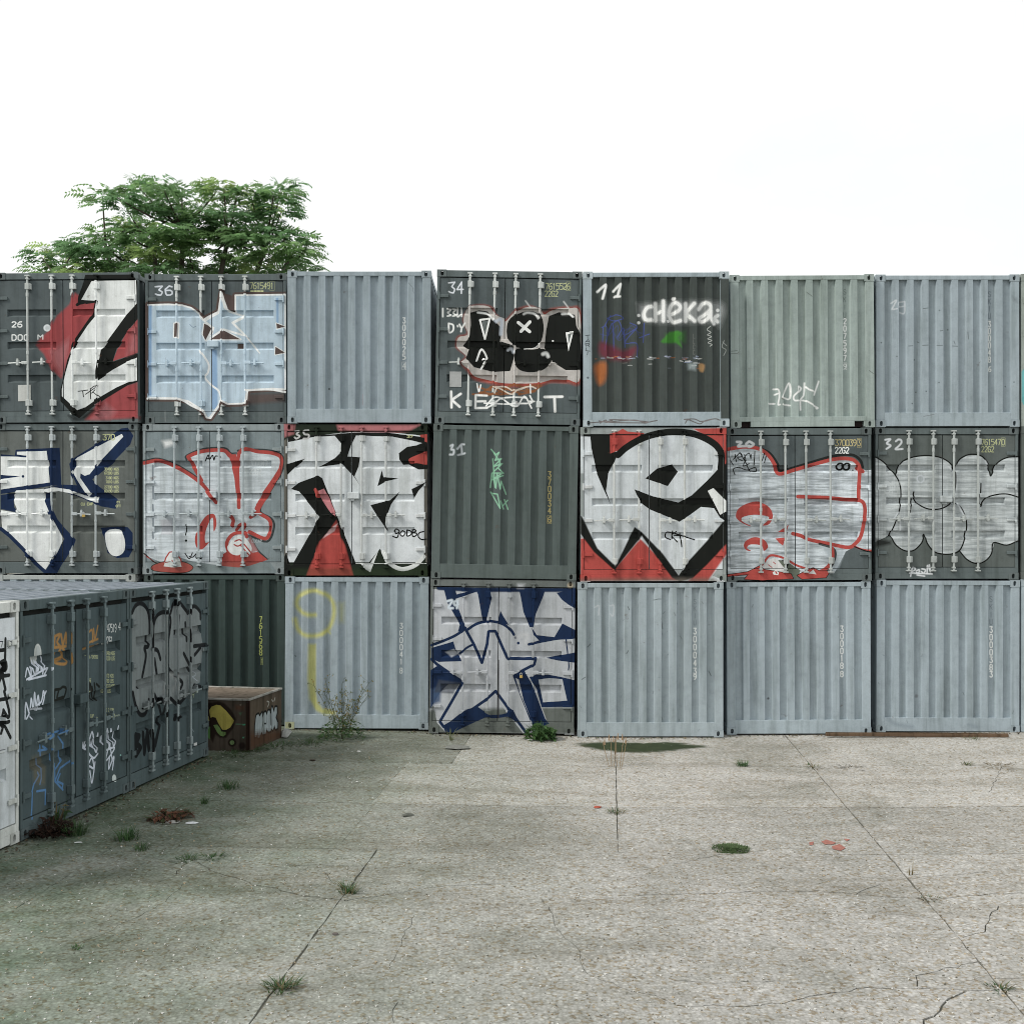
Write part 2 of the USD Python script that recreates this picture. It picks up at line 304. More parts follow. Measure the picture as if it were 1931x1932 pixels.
FONT = {
 '0': ['0,1 0,5 1,6 3,6 4,5 4,1 3,0 1,0 0,1'], '1': ['1,5 2,6 2,0'], '2': ['0,5 1,6 3,6 4,5 4,4 0,0 4,0'], '3': ['0,6 4,6 2,3.6 4,2.4 4,1 3,0 1,0 0,1'],
 '4': ['3,0 3,6 0,2 4,2'], '5': ['4,6 0,6 0,3.4 3,3.6 4,2.6 4,1 3,0 0,0'], '6': ['4,6 2,6 0,4 0,1 1,0 3,0 4,1 4,2.4 3,3.3 0,3'], '7': ['0,6 4,6 1.4,0'],
 '8': ['1,3.2 0,4 0,5 1,6 3,6 4,5 4,4 3,3.2 1,3.2 0,2.2 0,1 1,0 3,0 4,1 4,2.2 3,3.2'], '9': ['4,3 1,3 0,4 0,5 1,6 3,6 4,5 4,2 2,0 1,0'],
 'A': ['0,0 2,6 4,0', '.8,2.2 3.2,2.2'], 'B': ['0,0 0,6 3,6 3.8,5 3,3.3 0,3.2', '3,3.3 4,2 3.6,.4 2.6,0 0,0'], 'C': ['4,5 3,6 1,6 0,5 0,1 1,0 3,0 4,1'], 'D': ['0,0 0,6 2.6,6 4,4.6 4,1.4 2.6,0 0,0'],
 'E': ['4,6 0,6 0,0 4,0', '0,3 3,3'], 'F': ['4,6 0,6 0,0', '0,3 3,3'], 'G': ['4,5 3,6 1,6 0,5 0,1 1,0 3,0 4,1 4,3 2.4,3'], 'H': ['0,0 0,6', '4,0 4,6', '0,3 4,3'], 'I': ['2,0 2,6'],
 'K': ['0,0 0,6', '4,6 0,2.6', '1.3,3.6 4,0'], 'L': ['0,6 0,0 4,0'], 'M': ['0,0 0,6 2,3 4,6 4,0'], 'N': ['0,0 0,6 4,0 4,6'], 'O': ['0,1 0,5 1,6 3,6 4,5 4,1 3,0 1,0 0,1'],
 'P': ['0,0 0,6 3,6 4,5 4,4 3,3 0,3'], 'R': ['0,0 0,6 3,6 4,5 4,4 3,3 0,3', '2,3 4,0'], 'S': ['4,5 3,6 1,6 0,5 0,4 4,2.2 4,1 3,0 1,0 0,1'], 'T': ['0,6 4,6', '2,6 2,0'], 'U': ['0,6 0,1 1,0 3,0 4,1 4,6'],
 'V': ['0,6 2,0 4,6'], 'W': ['0,6 1,0 2,4 3,0 4,6'], 'X': ['0,0 4,6', '0,6 4,0'], 'Y': ['0,6 2,3 4,6', '2,3 2,0'], 'Z': ['0,6 4,6 0,0 4,0'], ':': ['1,1 1,1.2', '1,4 1,4.2'], '.': ['1,0 1,.2'], ',': ['1,.3 .6,-.8'],
}

class Paint:
    """Disjoint areas of paint on a container's front, in its own metres (x across, z up)."""
    def __init__(self, base, to_local, zoom=None):
        self.base = np.array(base, float)
        self.regions = [(sbox(-1.3, -0.1, 1.3, 2.75), None, None, 0.0)]
        self.to_local = to_local
        self.zoom = zoom
        self.bulge = 1.0
    def L(self, q):
        ox, oy, k = self.zoom
        return [self.to_local(ox + x * k, oy + y * k) for x, y in q]
    def unit(self):
        a, b = self.L([(0, 0), (100, 0)]) if self.bulge == 1.0 else self.L([self.at, (self.at[0] + 10, self.at[1])])
        return math.hypot(b[0] - a[0], b[1] - a[1]) / (100 if self.bulge == 1.0 else 10)
    def add(self, poly, col, tag='graffiti', a=1.0, streak=0.0):
        if not poly.is_valid: poly = poly.buffer(0)
        if poly.is_empty: return
        col = np.array(col, float); out = []; pb = poly.bounds
        for g, c, t, s in self.regions:
            b = g.bounds
            if b[0] > pb[2] or b[2] < pb[0] or b[1] > pb[3] or b[3] < pb[1] or not g.intersects(poly):
                out.append((g, c, t, s)); continue
            i = g.intersection(poly); d = g.difference(poly)
            if i.area > 1e-7:
                c0 = self.base if c is None else c
                out.append((i, c0 * (1 - a) + col * a, tag, s * (1 - a) + streak * a))
            if d.area > 1e-7: out.append((d, c, t, s))
        self.regions = out
    def poly(self, q, col, smooth=False, soft=0.0, outline=None, ow=0.0, **kw):
        q = pts(q) if isinstance(q, str) else q
        if smooth: q = smooth_ring(q)
        p = Polygon(self.L(q)).buffer(0)
        if outline is not None:
            self.add(p.buffer(ow * self.u()), outline)
        self.body(p, col, soft, **kw)
        return self
    def u(self):
        if self.bulge == 1.0:
            a, b = self.L([(0, 0), (100, 0)])
            return math.hypot(b[0] - a[0], b[1] - a[1]) / 100
        return self.bulge
    def body(self, p, col, soft, **kw):
        if soft:
            d = soft * self.u(); a = kw.pop('a', 1.0)
            for e, f in ((d, .28), (d * .35, .40), (-d * .3, .55), (-d, 1.0)):
                self.add(p.buffer(e), col, a=f * a, **kw)
        else:
            self.add(p, col, **kw)
    def line(self, q, w, col, smooth=True, soft=0.0, closed=False, **kw):
        segs = []
        for part in (q.split('|') if isinstance(q, str) else [q]):
            p = pts(part) if isinstance(part, str) else part
            if smooth: p = smooth_ring(p) + [p[0]] if closed else smooth_line(p)
            l = self.L([tuple(v) for v in p])
            segs.append(LineString(l).buffer(w * self.u() / 2, quad_segs=2) if len(l) > 1 else Point(l[0]).buffer(w * self.u() / 2, quad_segs=3))
        self.body(unary_union(segs).simplify(0.0008), col, soft, **kw)
        return self
    def dot(self, x, y, r, col, ry=None, **kw):
        ry = ry or r
        return self.poly([(x + r * math.cos(t), y + ry * math.sin(t)) for t in np.arange(14) * math.tau / 14], col, **kw)
    def text(self, s, x, y, w, h, adv, sw, col, down=False, tag='serial_number', a=1.0, boxed=False, slant=0.0, jig=0.0, seed=1):
        """Lettering from its top left corner; adv steps across, or down for upright columns of digits."""
        rng = random.Random(seed); segs = []
        for i, ch in enumerate(s):
            ox, oy = (x, y + i * adv) if down else (x + i * adv, y)
            for st in FONT.get(ch, []):
                p = [(ox + (q[0] / 4 + slant * q[1] / 6 + rng.uniform(-jig, jig)) * w, oy + (1 - q[1] / 6 + rng.uniform(-jig, jig)) * h) for q in pts(st)]
                l = self.L(p)
                segs.append(LineString(l).buffer(sw * self.u() / 2, quad_segs=1 if not jig else 2))
            if boxed and i == len(s) - 1:
                l = self.L([(ox - .3 * w, oy - .22 * h), (ox + 1.3 * w, oy - .22 * h), (ox + 1.3 * w, oy + 1.22 * h), (ox - .3 * w, oy + 1.22 * h)])
                segs.append(LineString(l + [l[0]]).buffer(sw * self.u() / 5, quad_segs=1))
        self.add(unary_union(segs), col, tag=tag, a=a)
        return self
    def scribble(self, x0, y0, x1, y1, n, w, col, seed, a=1.0, soft=0.0):
        rng = random.Random(seed)
        for _ in range(n):
            q = [(x0 + (x1 - x0) * (i / 5) + rng.uniform(-.16, .16) * (x1 - x0), rng.uniform(y0, y1)) for i in range(6)]
            self.line(q, w, col, a=a, soft=soft)
        return self
    def freeze(self):
        self.geo = np.array([g for g, *_ in self.regions], dtype=object)
        self.cols = [c for _, c, _, _ in self.regions]
        self.tags = [t for _, _, t, _ in self.regions]
        for name in {t for t in self.tags if t}:          # marks that stand apart are marks of their own
            idx = [i for i, t in enumerate(self.tags) if t == name]
            u = unary_union([self.geo[i].buffer(.05, quad_segs=2) for i in idx]); isl = list(getattr(u, 'geoms', [u]))
            for i in idx:
                q = self.geo[i].representative_point()
                self.tags[i] = (name, next((k for k, g in enumerate(isl) if g.contains(q)), 0))
        self.st = [s for *_, s in self.regions]
        self.tree = shapely.STRtree(self.geo)
        return self

def cut(V, Fc, paint, base):
    """Cuts a mesh's front-facing triangles along the edges of the paint: {tag: (V, F, colours, streaks)}."""
    out = {}
    def emit(t, v, f, c, s):
        o = out.setdefault(t, [[], [], [], [], 0])
        o[0].append(v); o[1].append(np.asarray(f) + o[4]); o[2].append(np.tile(c, (len(v), 1))); o[3].append(np.full(len(v), s)); o[4] += len(v)
    base = np.array(base, float)
    T = V[Fc]
    nrm = np.cross(T[:, 1] - T[:, 0], T[:, 2] - T[:, 0])
    for t, n in zip(T, nrm):
        a2 = np.linalg.norm(n)
        if a2 < 1e-10: continue
        if paint is None or n[1] > -0.02 * a2:
            if paint is not None and n[1] <= 0.3 * a2 and len(paint.cols) > 1:      # edge faces take the paint of their middle
                c = t.mean(0); hit = paint.tree.query(Point(c[0], c[2]), 'intersects')
                if len(hit) and paint.cols[hit[0]] is not None and a2 < 0.05:
                    emit(None, t, [[0, 1, 2]], paint.cols[hit[0]], paint.st[hit[0]]); continue
            emit(None, t, [[0, 1, 2]], base, 0.0); continue
        tri = Polygon([(p[0], p[2]) for p in t])
        hits = paint.tree.query(tri, 'intersects')
        if len(hits) == 1 and paint.geo[hits[0]].contains(tri):
            k = hits[0]
            emit(paint.tags[k], t, [[0, 1, 2]], base if paint.cols[k] is None else paint.cols[k], paint.st[k]); continue
        # plane: y = a x + b z + c
        M = np.c_[t[:, 0], t[:, 2], np.ones(3)]
        try: abc = np.linalg.solve(M, t[:, 1])
        except np.linalg.LinAlgError:
            emit(None, t, [[0, 1, 2]], base, 0.0); continue
        for k in hits:
            g = paint.geo[k].intersection(tri)
            for q in getattr(g, 'geoms', [g]):
                if q.geom_type != 'Polygon' or q.area < 2e-7: continue
                try: v2, f2 = trimesh.creation.triangulate_polygon(q, engine='earcut')
                except Exception: continue
                if len(f2) == 0: continue
                v = np.c_[v2[:, 0], v2 @ abc[:2] + abc[2], v2[:, 1]]
                f2 = np.asarray(f2); e = np.cross(v[f2[:, 1]] - v[f2[:, 0]], v[f2[:, 2]] - v[f2[:, 0]])
                f2 = np.where((e[:, 1] > 0)[:, None], f2[:, ::-1], f2)
                emit(paint.tags[k], v, f2, base if paint.cols[k] is None else paint.cols[k], paint.st[k])
    return {t: (np.vstack(o[0]), np.vstack(o[1]), np.vstack(o[2]), np.concatenate(o[3])) for t, o in out.items()}

def put_painted(parent, name, mesh, paint, base, mat='painted_steel', split=True, label=None, colored=True):
    V, Fc = mesh
    out = cut(V, Fc, paint, base)
    if not split or None not in out:
        ms = list(out.values())
        v, f = join(*[(m[0], m[1]) for m in ms])
        return put(parent, name, v, f, mat, np.vstack([m[2] for m in ms]), np.concatenate([m[3] for m in ms]), label=label)
    v, f, c, s = out.pop(None)
    p = put(parent, name, v, f, mat, c, s, label=label)
    for t, (v, f, c, s) in sorted(out.items()):
        put(p, t[0], v, f, mat, c, s)
    return p

# ---------------------------------------------------------------- the shipping container
CW, CH, CL = 2.438, 2.591, 6.058
HW = CW / 2
def capsule(w, h, d):
    c = manifold3d.CrossSection.circle(w / 2, 10)
    s = manifold3d.CrossSection.batch_hull([c.translate((0, (h - w) / 2)), c.translate((0, -(h - w) / 2))])
    return manifold3d.Manifold.extrude(s, d).translate((0, 0, -d / 2))
def make_casting():
    m = manifold3d.Manifold.cube((.162, .178, .118))
    front = capsule(.052, .086, .12).rotate((90, 0, 0)).translate((.088, 0.03, .059))
    side = capsule(.046, .078, .05).rotate((90, 0, 90)).translate((0.02, .094, .059))
    top = capsule(.06, .11, .06).translate((.088, .094, .118))
    m = m - front - side - top
    k = m.to_mesh()
    return np.array(k.vert_properties[:, :3], float), np.array(k.tri_verts)
CAST = make_casting()
def casting_at(right, top, rear):
    V, Fc = CAST[0].copy(), CAST[1].copy()
    flips = 0
    V[:, 0] -= HW; 
    if right: V[:, 0] *= -1; flips += 1
    if not top: V[:, 2] = .118 - V[:, 2]; flips += 1
    V[:, 2] += CH - .118 if top else 0.0
    V[:, 1] -= .004
    if rear: V[:, 1] = CL - V[:, 1]; flips += 1
    return V, Fc[:, ::-1] if flips % 2 else Fc

def corrugated(length, height, pitch, flat, depth, start=None):
    """Profile along u in [0, length]: raised ribs (0) and recesses (depth)."""
    fl = (pitch - 2 * flat) / 2
    n = int((length - flat) / pitch)
    rest = (length - n * pitch - flat) / 2
    u, w = [0.0], [depth]
    x = rest
    x0 = rest + flat
    prof = [(0.0, depth), (rest + flat, depth)]
    for i in range(n):
        a = rest + flat + i * pitch
        prof += [(a + fl, 0.0), (a + fl + flat, 0.0), (a + 2 * fl + flat, depth), (a + 2 * fl + 2 * flat, depth)]
    prof = [p for p in prof if p[0] < length - 1e-4] + [(length, depth)]
    return prof

def front_wall(z0, z1, x0, x1, ribs_y=0.006, depth=0.052):
    prof = corrugated(x1 - x0, z1 - z0, 0.252, 0.108, depth)
    q = []
    for (a, da), (b, db) in zip(prof, prof[1:]):
        q.append([(x0 + a, ribs_y + da, z0), (x0 + b, ribs_y + db, z0), (x0 + b, ribs_y + db, z1), (x0 + a, ribs_y + da, z1)])
    return quads(q)

def side_wall(sign, pitch=.28):
    prof = corrugated(CL - .36, 1, pitch, .075, .036)
    x = sign * (HW - .012)
    q = []
    for (a, da), (b, db) in zip(prof, prof[1:]):
        xa, xb = x - sign * da, x - sign * db
        q.append([(xa, .18 + a, .16), (xb, .18 + b, .16), (xb, .18 + b, CH - .1), (xa, .18 + a, CH - .1)])
    return quads(q)

def roof_sheet():
    prof = corrugated(CL - .56, 1, .209, .075, .020)
    z = CH - .012
    q = []
    for (a, da), (b, db) in zip(prof, prof[1:]):
        q.append([(-HW + .16, .28 + a, z - da), (HW - .16, .28 + a, z - da), (HW - .16, .28 + b, z - db), (-HW + .16, .28 + b, z - db)])
        for s in (-1, 1):      # ends of the pressed ribs, and the flat margin along each side
            xa, xb = s * (HW - .16), s * (HW - .10)
            q.append([(xa, .28 + a, z - da), (xb, .28 + a, z - .020), (xb, .28 + b, z - .020), (xa, .28 + b, z - db)])
            xc = s * (HW - .012)
            q.append([(xb, .28 + a, z - .020), (xc, .28 + a, z - .020), (xc, .28 + b, z - .020), (xb, .28 + b, z - .020)])
    for ya, yb in ((.01, .28), (CL - .28, CL - .01)):
        q.append([(-HW + .012, ya, z - .02), (HW - .012, ya, z - .02), (HW - .012, yb, z - .02), (-HW + .012, yb, z - .02)])
    return quads(q)

def door_leaf(xa, xb, ta, tb, z0=.215, z1=2.456, y=.012):
    zs = [(1.83, 1.96), (1.27, 1.40), (.70, .834)]
    q = []
    def face(x0, x1, w0, w1): q.append([(x0, y, w0), (x1, y, w0), (x1, y, w1), (x0, y, w1)])
    face(xa, ta, z0, z1); face(tb, xb, z0, z1)
    edges = [z0] + [v for p in reversed(zs) for v in p] + [z1]
    for w0, w1 in zip(edges[0::2], edges[1::2]): face(ta, tb, w0, w1)
    d = .054
    for w0, w1 in zs:
        i0, i1, j0, j1 = ta + .014, tb - .014, w0 + .040, w1 - .003
        q.append([(i0, y + d, j0), (i1, y + d, j0), (i1, y + d, j1), (i0, y + d, j1)])
        q.append([(ta, y, w0), (tb, y, w0), (i1, y + d, j0), (i0, y + d, j0)])
        q.append([(i0, y + d, j1), (i1, y + d, j1), (tb, y, w1), (ta, y, w1)])
        q.append([(ta, y, w0), (i0, y + d, j0), (i0, y + d, j1), (ta, y, w1)])
        q.append([(i1, y + d, j0), (tb, y, w0), (tb, y, w1), (i1, y + d, j1)])
    yb = y + .05
    q.append([(xa, yb, z0), (xa, y, z0), (xa, y, z1), (xa, yb, z1)]); q.append([(xb, y, z0), (xb, yb, z0), (xb, yb, z1), (xb, y, z1)])
    q.append([(xa, y, z1), (xb, y, z1), (xb, yb, z1), (xa, yb, z1)]); q.append([(xa, yb, z0), (xb, yb, z0), (xb, y, z0), (xa, y, z0)])
    return quads(q)

ROD_X = (-.66, -.245, .105, .515)
SEAM = -.07
GALV = (.56, .59, .58)
def container(label, loc, rz, ry, door, base, paint, group, frame=None, trim=None, rail=None, post_r=None, rods=GALV, sill=None, pockets=False,
              lockbox=False, placard=None, panel=None, roof=None, cast=None, seed=0, thin_sill=False, handles=(1, 1, 1, 1), hinge_col=None, door_top=2.456, seam=.007, rod_paint=True):
    """A 20 ft container whose front (doors or blank end) looks along -y; every colour is a paint colour."""
    rng = random.Random(seed)
    frame = frame or base; panel = panel or base; cast = cast or tuple(np.array(frame) * .9 + .022)
    pt = paint.freeze() if paint is not None else None
    t = thing('shipping_container', label, 'shipping container', loc, rz, ry, group)
    for rear in (0, 1):
        for top in (0, 1):
            for right in (0, 1):
                v, f = casting_at(right, top, rear)
                put_painted(t, 'corner_casting', (v, f), pt if not rear else None, cast, 'casting_steel', split=False)
    # corner posts
    pw = .05 if door else .145
    for right in (0, 1):
        a, b = (-HW + .004, -HW + pw) if not right else (HW - pw, HW - .004)
        put_painted(t, 'corner_post', bevelbox(a, b, 0, .12, .118, CH - .118), pt, post_r if (right and post_r) else frame, split=False)
        a, b = (-HW + .004, -HW + .13) if not right else (HW - .13, HW - .004)
        put(t, 'corner_post', *boxm(a, b, CL - .12, CL, .118, CH - .118), 'painted_steel', frame, 0.0)
    xi = HW - .162
    if door:
        put_painted(t, 'door_header', bevelbox(-xi, xi, .002, .10, CH - .118, CH - .008), pt, frame, split=False)
        put_painted(t, 'door_sill', join(bevelbox(-xi, xi, .002, .12, .014, .117, .002), bevelbox(-HW + .051, HW - .051, .002, .12, .117, .205, .002)), pt, sill or frame, split=False)
        put(t, 'door_gasket', *join(boxm(-HW + .052, HW - .052, .078, .10, .205, CH - .118)), 'rubber', (.018, .02, .018))
        leaves = ((-HW + .060, SEAM - seam, -HW + .19, SEAM - .12), (SEAM + seam, HW - .060, SEAM + .15, HW - .22))
        dpath = []
        for xa, xb, ta, tb in leaves:
            dpath.append(put_painted(t, 'door', door_leaf(xa, xb, ta, tb, z1=door_top), pt, panel))
        hc = hinge_col or frame
        for k, (d, sx) in enumerate(zip(dpath, (-1, 1))):
            for hz in (.46, 1.03, 1.59, 2.15):
                x0, x1 = sx * (HW - .035), sx * (HW - .20)
                h = join(bevelbox(min(x0, x1), max(x0, x1), -.014, .011, hz - .028, hz + .028, .005), cyl((sx * (HW - .045), -.012, hz - .06), (sx * (HW - .045), -.012, hz + .06), .014, 7))
                put_painted(d, 'hinge', h, pt, hc, split=False)
        pr = pt if rod_paint else None
        for i, rx in enumerate(ROD_X):
            ry_ = -.043
            r = put_painted(t, 'lock_rod', join(cyl((rx, ry_, .15), (rx, ry_, 2.53), .0185, 8), cyl((rx, ry_, 2.17), (rx, ry_, 2.235), .024, 8), cyl((rx, ry_, 1.18), (rx, ry_, 1.235), .024, 8), cyl((rx, ry_, .90), (rx, ry_, .935), .023, 8)),
                            pr, rods, 'galvanised_steel', split=False)
            sx = 1
            for bz in (.345, 2.345):
                put_painted(r, 'bracket', join(bevelbox(rx - .026, rx + .062, ry_ - .008, .011, bz - .05, bz + .05, .006), bevelbox(rx - .034, rx + .034, ry_ - .026, ry_ + .004, bz - .055, bz + .055, .006)), pr, rods, 'galvanised_steel', split=False)
            for cz in (.165, 2.515):
                sgn = 1 if cz > 1 else -1
                put_painted(r, 'cam', join(bevelbox(rx - .042, rx + .042, ry_ - .02, .0, cz + sgn * .012 - .012, cz + sgn * .012 + .012, .004), bevelbox(rx - .026, rx + .026, ry_ - .022, .0, cz - sgn * .038 - .014, cz - sgn * .038 + .014, .004)), pr, rods, 'galvanised_steel', split=False)
            if handles[i]:
                hs = -1 if i < 2 else 1
                hz = 1.035 + (.012 if i % 2 else 0)
                x0, x1, xm = rx, rx + hs * .33, rx + hs * .17
                h = join(bevelbox(min(x0, x0 + hs * .1), max(x0, x0 + hs * .1), -.072, -.045, hz - .028, hz + .026, .006), cyl((x0 + hs * .05, -.058, hz), (x1, -.058, hz - .012), .0125, 6), bevelbox(xm - .022, xm + .022, -.075, .011, hz - .05, hz + .045, .008), cyl((xm, -.07, hz + .055), (xm, -.03, hz + .055), .017, 7))
                put_painted(r, 'handle', h, pr, rods, 'galvanised_steel', split=False)
        if lockbox:
            put_painted(t, 'lock_box', join(bevelbox(SEAM - .055, SEAM + .135, -.085, .011, 1.315, 1.425, .008), bevelbox(SEAM - .02, SEAM + .05, -.06, .011, 1.28, 1.315, .006)), pt, panel, split=False)
        if placard:
            x, z, w, h, c = placard
            put(t, 'placard', *bevelbox(x, x + w, .004, .0115, z, z + h, .002), 'painted_steel', c, 0.0, label='pale rectangular plate riveted to the left door')
    else:
        put_painted(t, 'top_rail', bevelbox(-xi, xi, .002, .10, CH - .088, CH - .014), pt, rail or frame, split=False)
        if thin_sill:
            z1 = .185
            for a, b in ((-xi, -xi + .02), (-xi + .18, xi - .18), (xi - .02, xi)):
                put_painted(t, 'bottom_rail', bevelbox(a, b, .002, .12, .014, z1 - .078, .003), pt, rail or frame, split=False)
            put_painted(t, 'bottom_rail', bevelbox(-HW + .1455, HW - .1455, .002, .12, z1 - .078, z1), pt, rail or frame, split=False)
            put(t, 'fork_pocket', *boxm(-xi + .02, -xi + .18, .10, .30, .014, z1 - .08), 'rubber', (.03, .02, .02))
            put(t, 'fork_pocket', *boxm(xi - .18, xi - .02, .10, .30, .014, z1 - .08), 'rubber', (.03, .02, .02))
        else:
            z1 = .245
            put_painted(t, 'bottom_rail', bevelbox(-HW + .1455, HW - .1455, .002, .12, .014, z1), pt, rail or frame, split=False)
        put_painted(t, 'end_wall', front_wall(z1 - .004, CH - .084, -HW + .14, HW - .14), pt, panel)
    for s in (-1, 1):
        v, f = side_wall(s); put(t, 'side_wall', v, f, 'painted_steel', base, 0.0)
        put(t, 'side_rail', *boxm(*sorted((s * (HW - .07), s * (HW - .006))), .178, CL - .178, CH - .10, CH - .02), 'painted_steel', frame, 0.0)
        put(t, 'side_rail', *boxm(*sorted((s * (HW - .07), s * (HW - .006))), .178, CL - .178, .02, .17), 'painted_steel', frame, 0.0)
    v, f = roof_sheet(); put(t, 'roof', v, f, 'painted_steel', roof or base, 0.0)
    put(t, 'floor', *boxm(-HW + .08, HW - .08, .13, CL - .13, .12, .16), 'rubber', (.06, .045, .035))
    put(t, 'rear_wall', *boxm(-HW + .12, HW - .12, CL - .06, CL - .02, .12, CH - .02), 'painted_steel', base, 0.0)
    return t
# ---------------------------------------------------------------- the wall of containers: where each one stands
CORNERS = {   # top left, top right, bottom left, bottom right, in pixels of the full photograph
 'C1': (-15, 981, 495, 972, -15, 1515, 493, 1507), 'C2': (517, 971, 1017, 970, 517, 1510, 1019, 1508), 'C3': (1023, 963, 1538, 960, 1022, 1505, 1536, 1505),
 'C4': (1558, 959, 2075, 965, 1545, 1510, 2066, 1516), 'C5': (2077, 969, 2596, 966, 2074, 1519, 2600, 1519), 'C6': (2602, 974, 3111, 970, 2605, 1520, 3115, 1517),
 'C7': (3118, 973, 3630, 973, 3120, 1516, 3631, 1516), 'C8': (3637, 973, 4150, 973, 3639, 1516, 4152, 1516),
 'M1': (-15, 1517, 492, 1515, -18, 2057, 487, 2053), 'M2': (510, 1513, 1011, 1513, 511, 2055, 1011, 2055), 'M3': (1010, 1508, 1523, 1508, 1011, 2055, 1523, 2055),
 'M4': (1544, 1513, 2062, 1520, 1535, 2063, 2051, 2071), 'M5': (2067, 1524, 2588, 1523, 2067, 2075, 2588, 2075), 'M6': (2590, 1520, 3101, 1520, 2591, 2070, 3104, 2068),
 'M7': (3118, 1521, 3629, 1522, 3118, 2066, 3628, 2065), 'M8': (3640, 1522, 4150, 1522, 3640, 2066, 4150, 2066),
 'B1': (-20, 2063, 478, 2062, -20, 2602, 478, 2602), 'B2': (518, 2058, 1012, 2056, 518, 2598, 1012, 2598), 'B3': (1017, 2059, 1522, 2062, 1018, 2600, 1525, 2609),
 'B4': (1531, 2068, 2050, 2073, 1530, 2613, 2044, 2625), 'B5': (2057, 2081, 2577, 2081, 2057, 2631, 2577, 2631), 'B6': (2587, 2076, 3101, 2075, 2587, 2622, 3105, 2620),
 'B7': (3124, 2069, 3632, 2067, 3118, 2609, 3632, 2610), 'B8': (3639, 2069, 4150, 2069, 3639, 2612, 4150, 2612),
}
FIT = {}
for k, c in CORNERS.items():
    p = np.array([c[0] + 1j * c[1], c[2] + 1j * c[3], c[4] + 1j * c[5], c[6] + 1j * c[7]])
    w = np.array([-HW - 1j * CH, HW - 1j * CH, -HW, HW], complex)
    A = np.c_[np.ones(4), w]
    (a, b), *_ = np.linalg.lstsq(A, p, rcond=None)
    FIT[k] = [a, b]
PLACE = {}
for col in '12345678':
    s = np.mean([abs(FIT[r + col][1]) for r in 'BMC'])
    Y = FP / s
    top = None
    for r in 'BMC':
        a, b = FIT[r + col]
        x = (a.real - CXP) / s
        z = EYE - (a.imag - HP) / s                       # middle of the bottom edge
        phi = math.atan2(b.imag, b.real)
        if top is None: z = max(surf_z(x - 1.1, Y + .1), surf_z(x + 1.1, Y + .1)) + .003
        else: z = top + .006
        top = z + CH
        dy = {'B': 0.0, 'M': .012, 'C': -.010}[r] * (1 if int(col) % 2 else -1)
        PLACE[r + col] = (x, Y + dy, z, math.degrees(phi))

def wall_paint(k, base, zoom):
    a, b = FIT[k]
    def to_local(px, py):
        w = ((px + 1j * py) - a) / b
        return w.real, -w.imag
    return Paint(base, to_local, zoom)
ZM = {1: (0, 950, .54375), 2: (1000, 950, .56965), 3: (2050, 950, .56965), 4: (2600, 950, .5422), 5: (0, 1500, .54375), 6: (1000, 1500, .56965),
      7: (2030, 1500, .56965), 8: (2600, 1500, .5422), 9: (0, 2050, .5176), 10: (700, 2050, .46608), 11: (1500, 2050, .56965), 12: (2550, 2050, .5681), 13: (700, 2400, .17607)}
DK = (.090, .110, .115); DKF = (.114, .139, .142); LT = (.315, .372, .408); LTF = (.33, .39, .425)
GRP = 'shipping containers stacked three high in a wall'
def wall(k, label, door, base, P, **kw):
    x, y, z, ph = PLACE[k]
    return container(label, (x, y, z), kw.pop('yaw', 0.0), ph, door, base, P, GRP, seed=hash_(k), **kw)
def hash_(k): return sum(ord(c) * 31 ** i for i, c in enumerate(k)) % 9973
YS = (.52, .55, .30); WS = (.82, .84, .83); GH = (.20, .24, .26)

# ---- top row
RD = (.33, .068, .072)
P = wall_paint('C1', DK, ZM[1])
P.poly('492,180 455,258 375,330 322,425 228,520 288,580 330,670 378,720 400,740 470,560 560,400 640,240 520,200', RD, soft=7)
P.poly('330,560 400,520 470,470 440,600 400,720 350,640', PK, soft=18, a=.6)
P.poly('560,1012 620,935 700,865 800,795 900,770 905,1000 700,1010', RD, soft=8).poly('600,1010 690,900 760,960 720,1010', PK, soft=14, a=.7)
P.poly('560,62 870,60 905,110 905,352 862,398 800,485 765,545 738,632 800,612 880,575 905,580 905,765 840,785 700,870 600,935 520,1005 475,975 395,890 395,820 440,620 500,470 600,345 560,250 508,262 512,205 540,130', K)
P.poly('512,262 620,245 604,325 562,385 502,470 450,575 455,480 490,330', RD)
P.line('505,258 530,242 632,232 628,268 604,335 560,398 500,485', 20, K, smooth=False)
P.poly('600,102 893,96 897,250 830,322 720,472 660,556 652,600 628,720 636,752 740,684 860,618 900,606 900,756 840,766 760,802 650,866 560,930 505,950 405,858 405,810 430,700 462,590 510,490 575,392 622,335 642,232 532,226', W)
P.poly('905,352 830,440 772,540 740,628 800,608 905,572', RD).poly('870,420 905,400 905,560 830,590 850,500', PK, soft=16, a=.5)
P.poly('450,985 520,1005 600,940 640,950 560,1010 480,1020', K, soft=10, a=.7)
P.line('512,826 575,818|541,824 547,862|592,808 594,876|592,812 618,792 634,802 600,838|608,832 656,862|642,790 560,846', 6, K)
P.text('26', 78, 370, 26, 34, 38, 7, WS, tag='painted_number').text('DOC', 78, 455, 27, 36, 40, 6.5, WS, tag='painted_number').text('M', 248, 455, 32, 30, 40, 7, WS, tag='painted_number', a=.8).dot(308, 410, 24, (.66, .70, .72), tag='sticker').dot(308, 410, 12, (.54, .58, .60), tag='sticker')
wall('C1', 'dark grey door end painted with a big white and red letter, top row far left', 1, DK, P, frame=DKF, placard=(-.85, .38, .22, .28, (.52, .53, .51)))

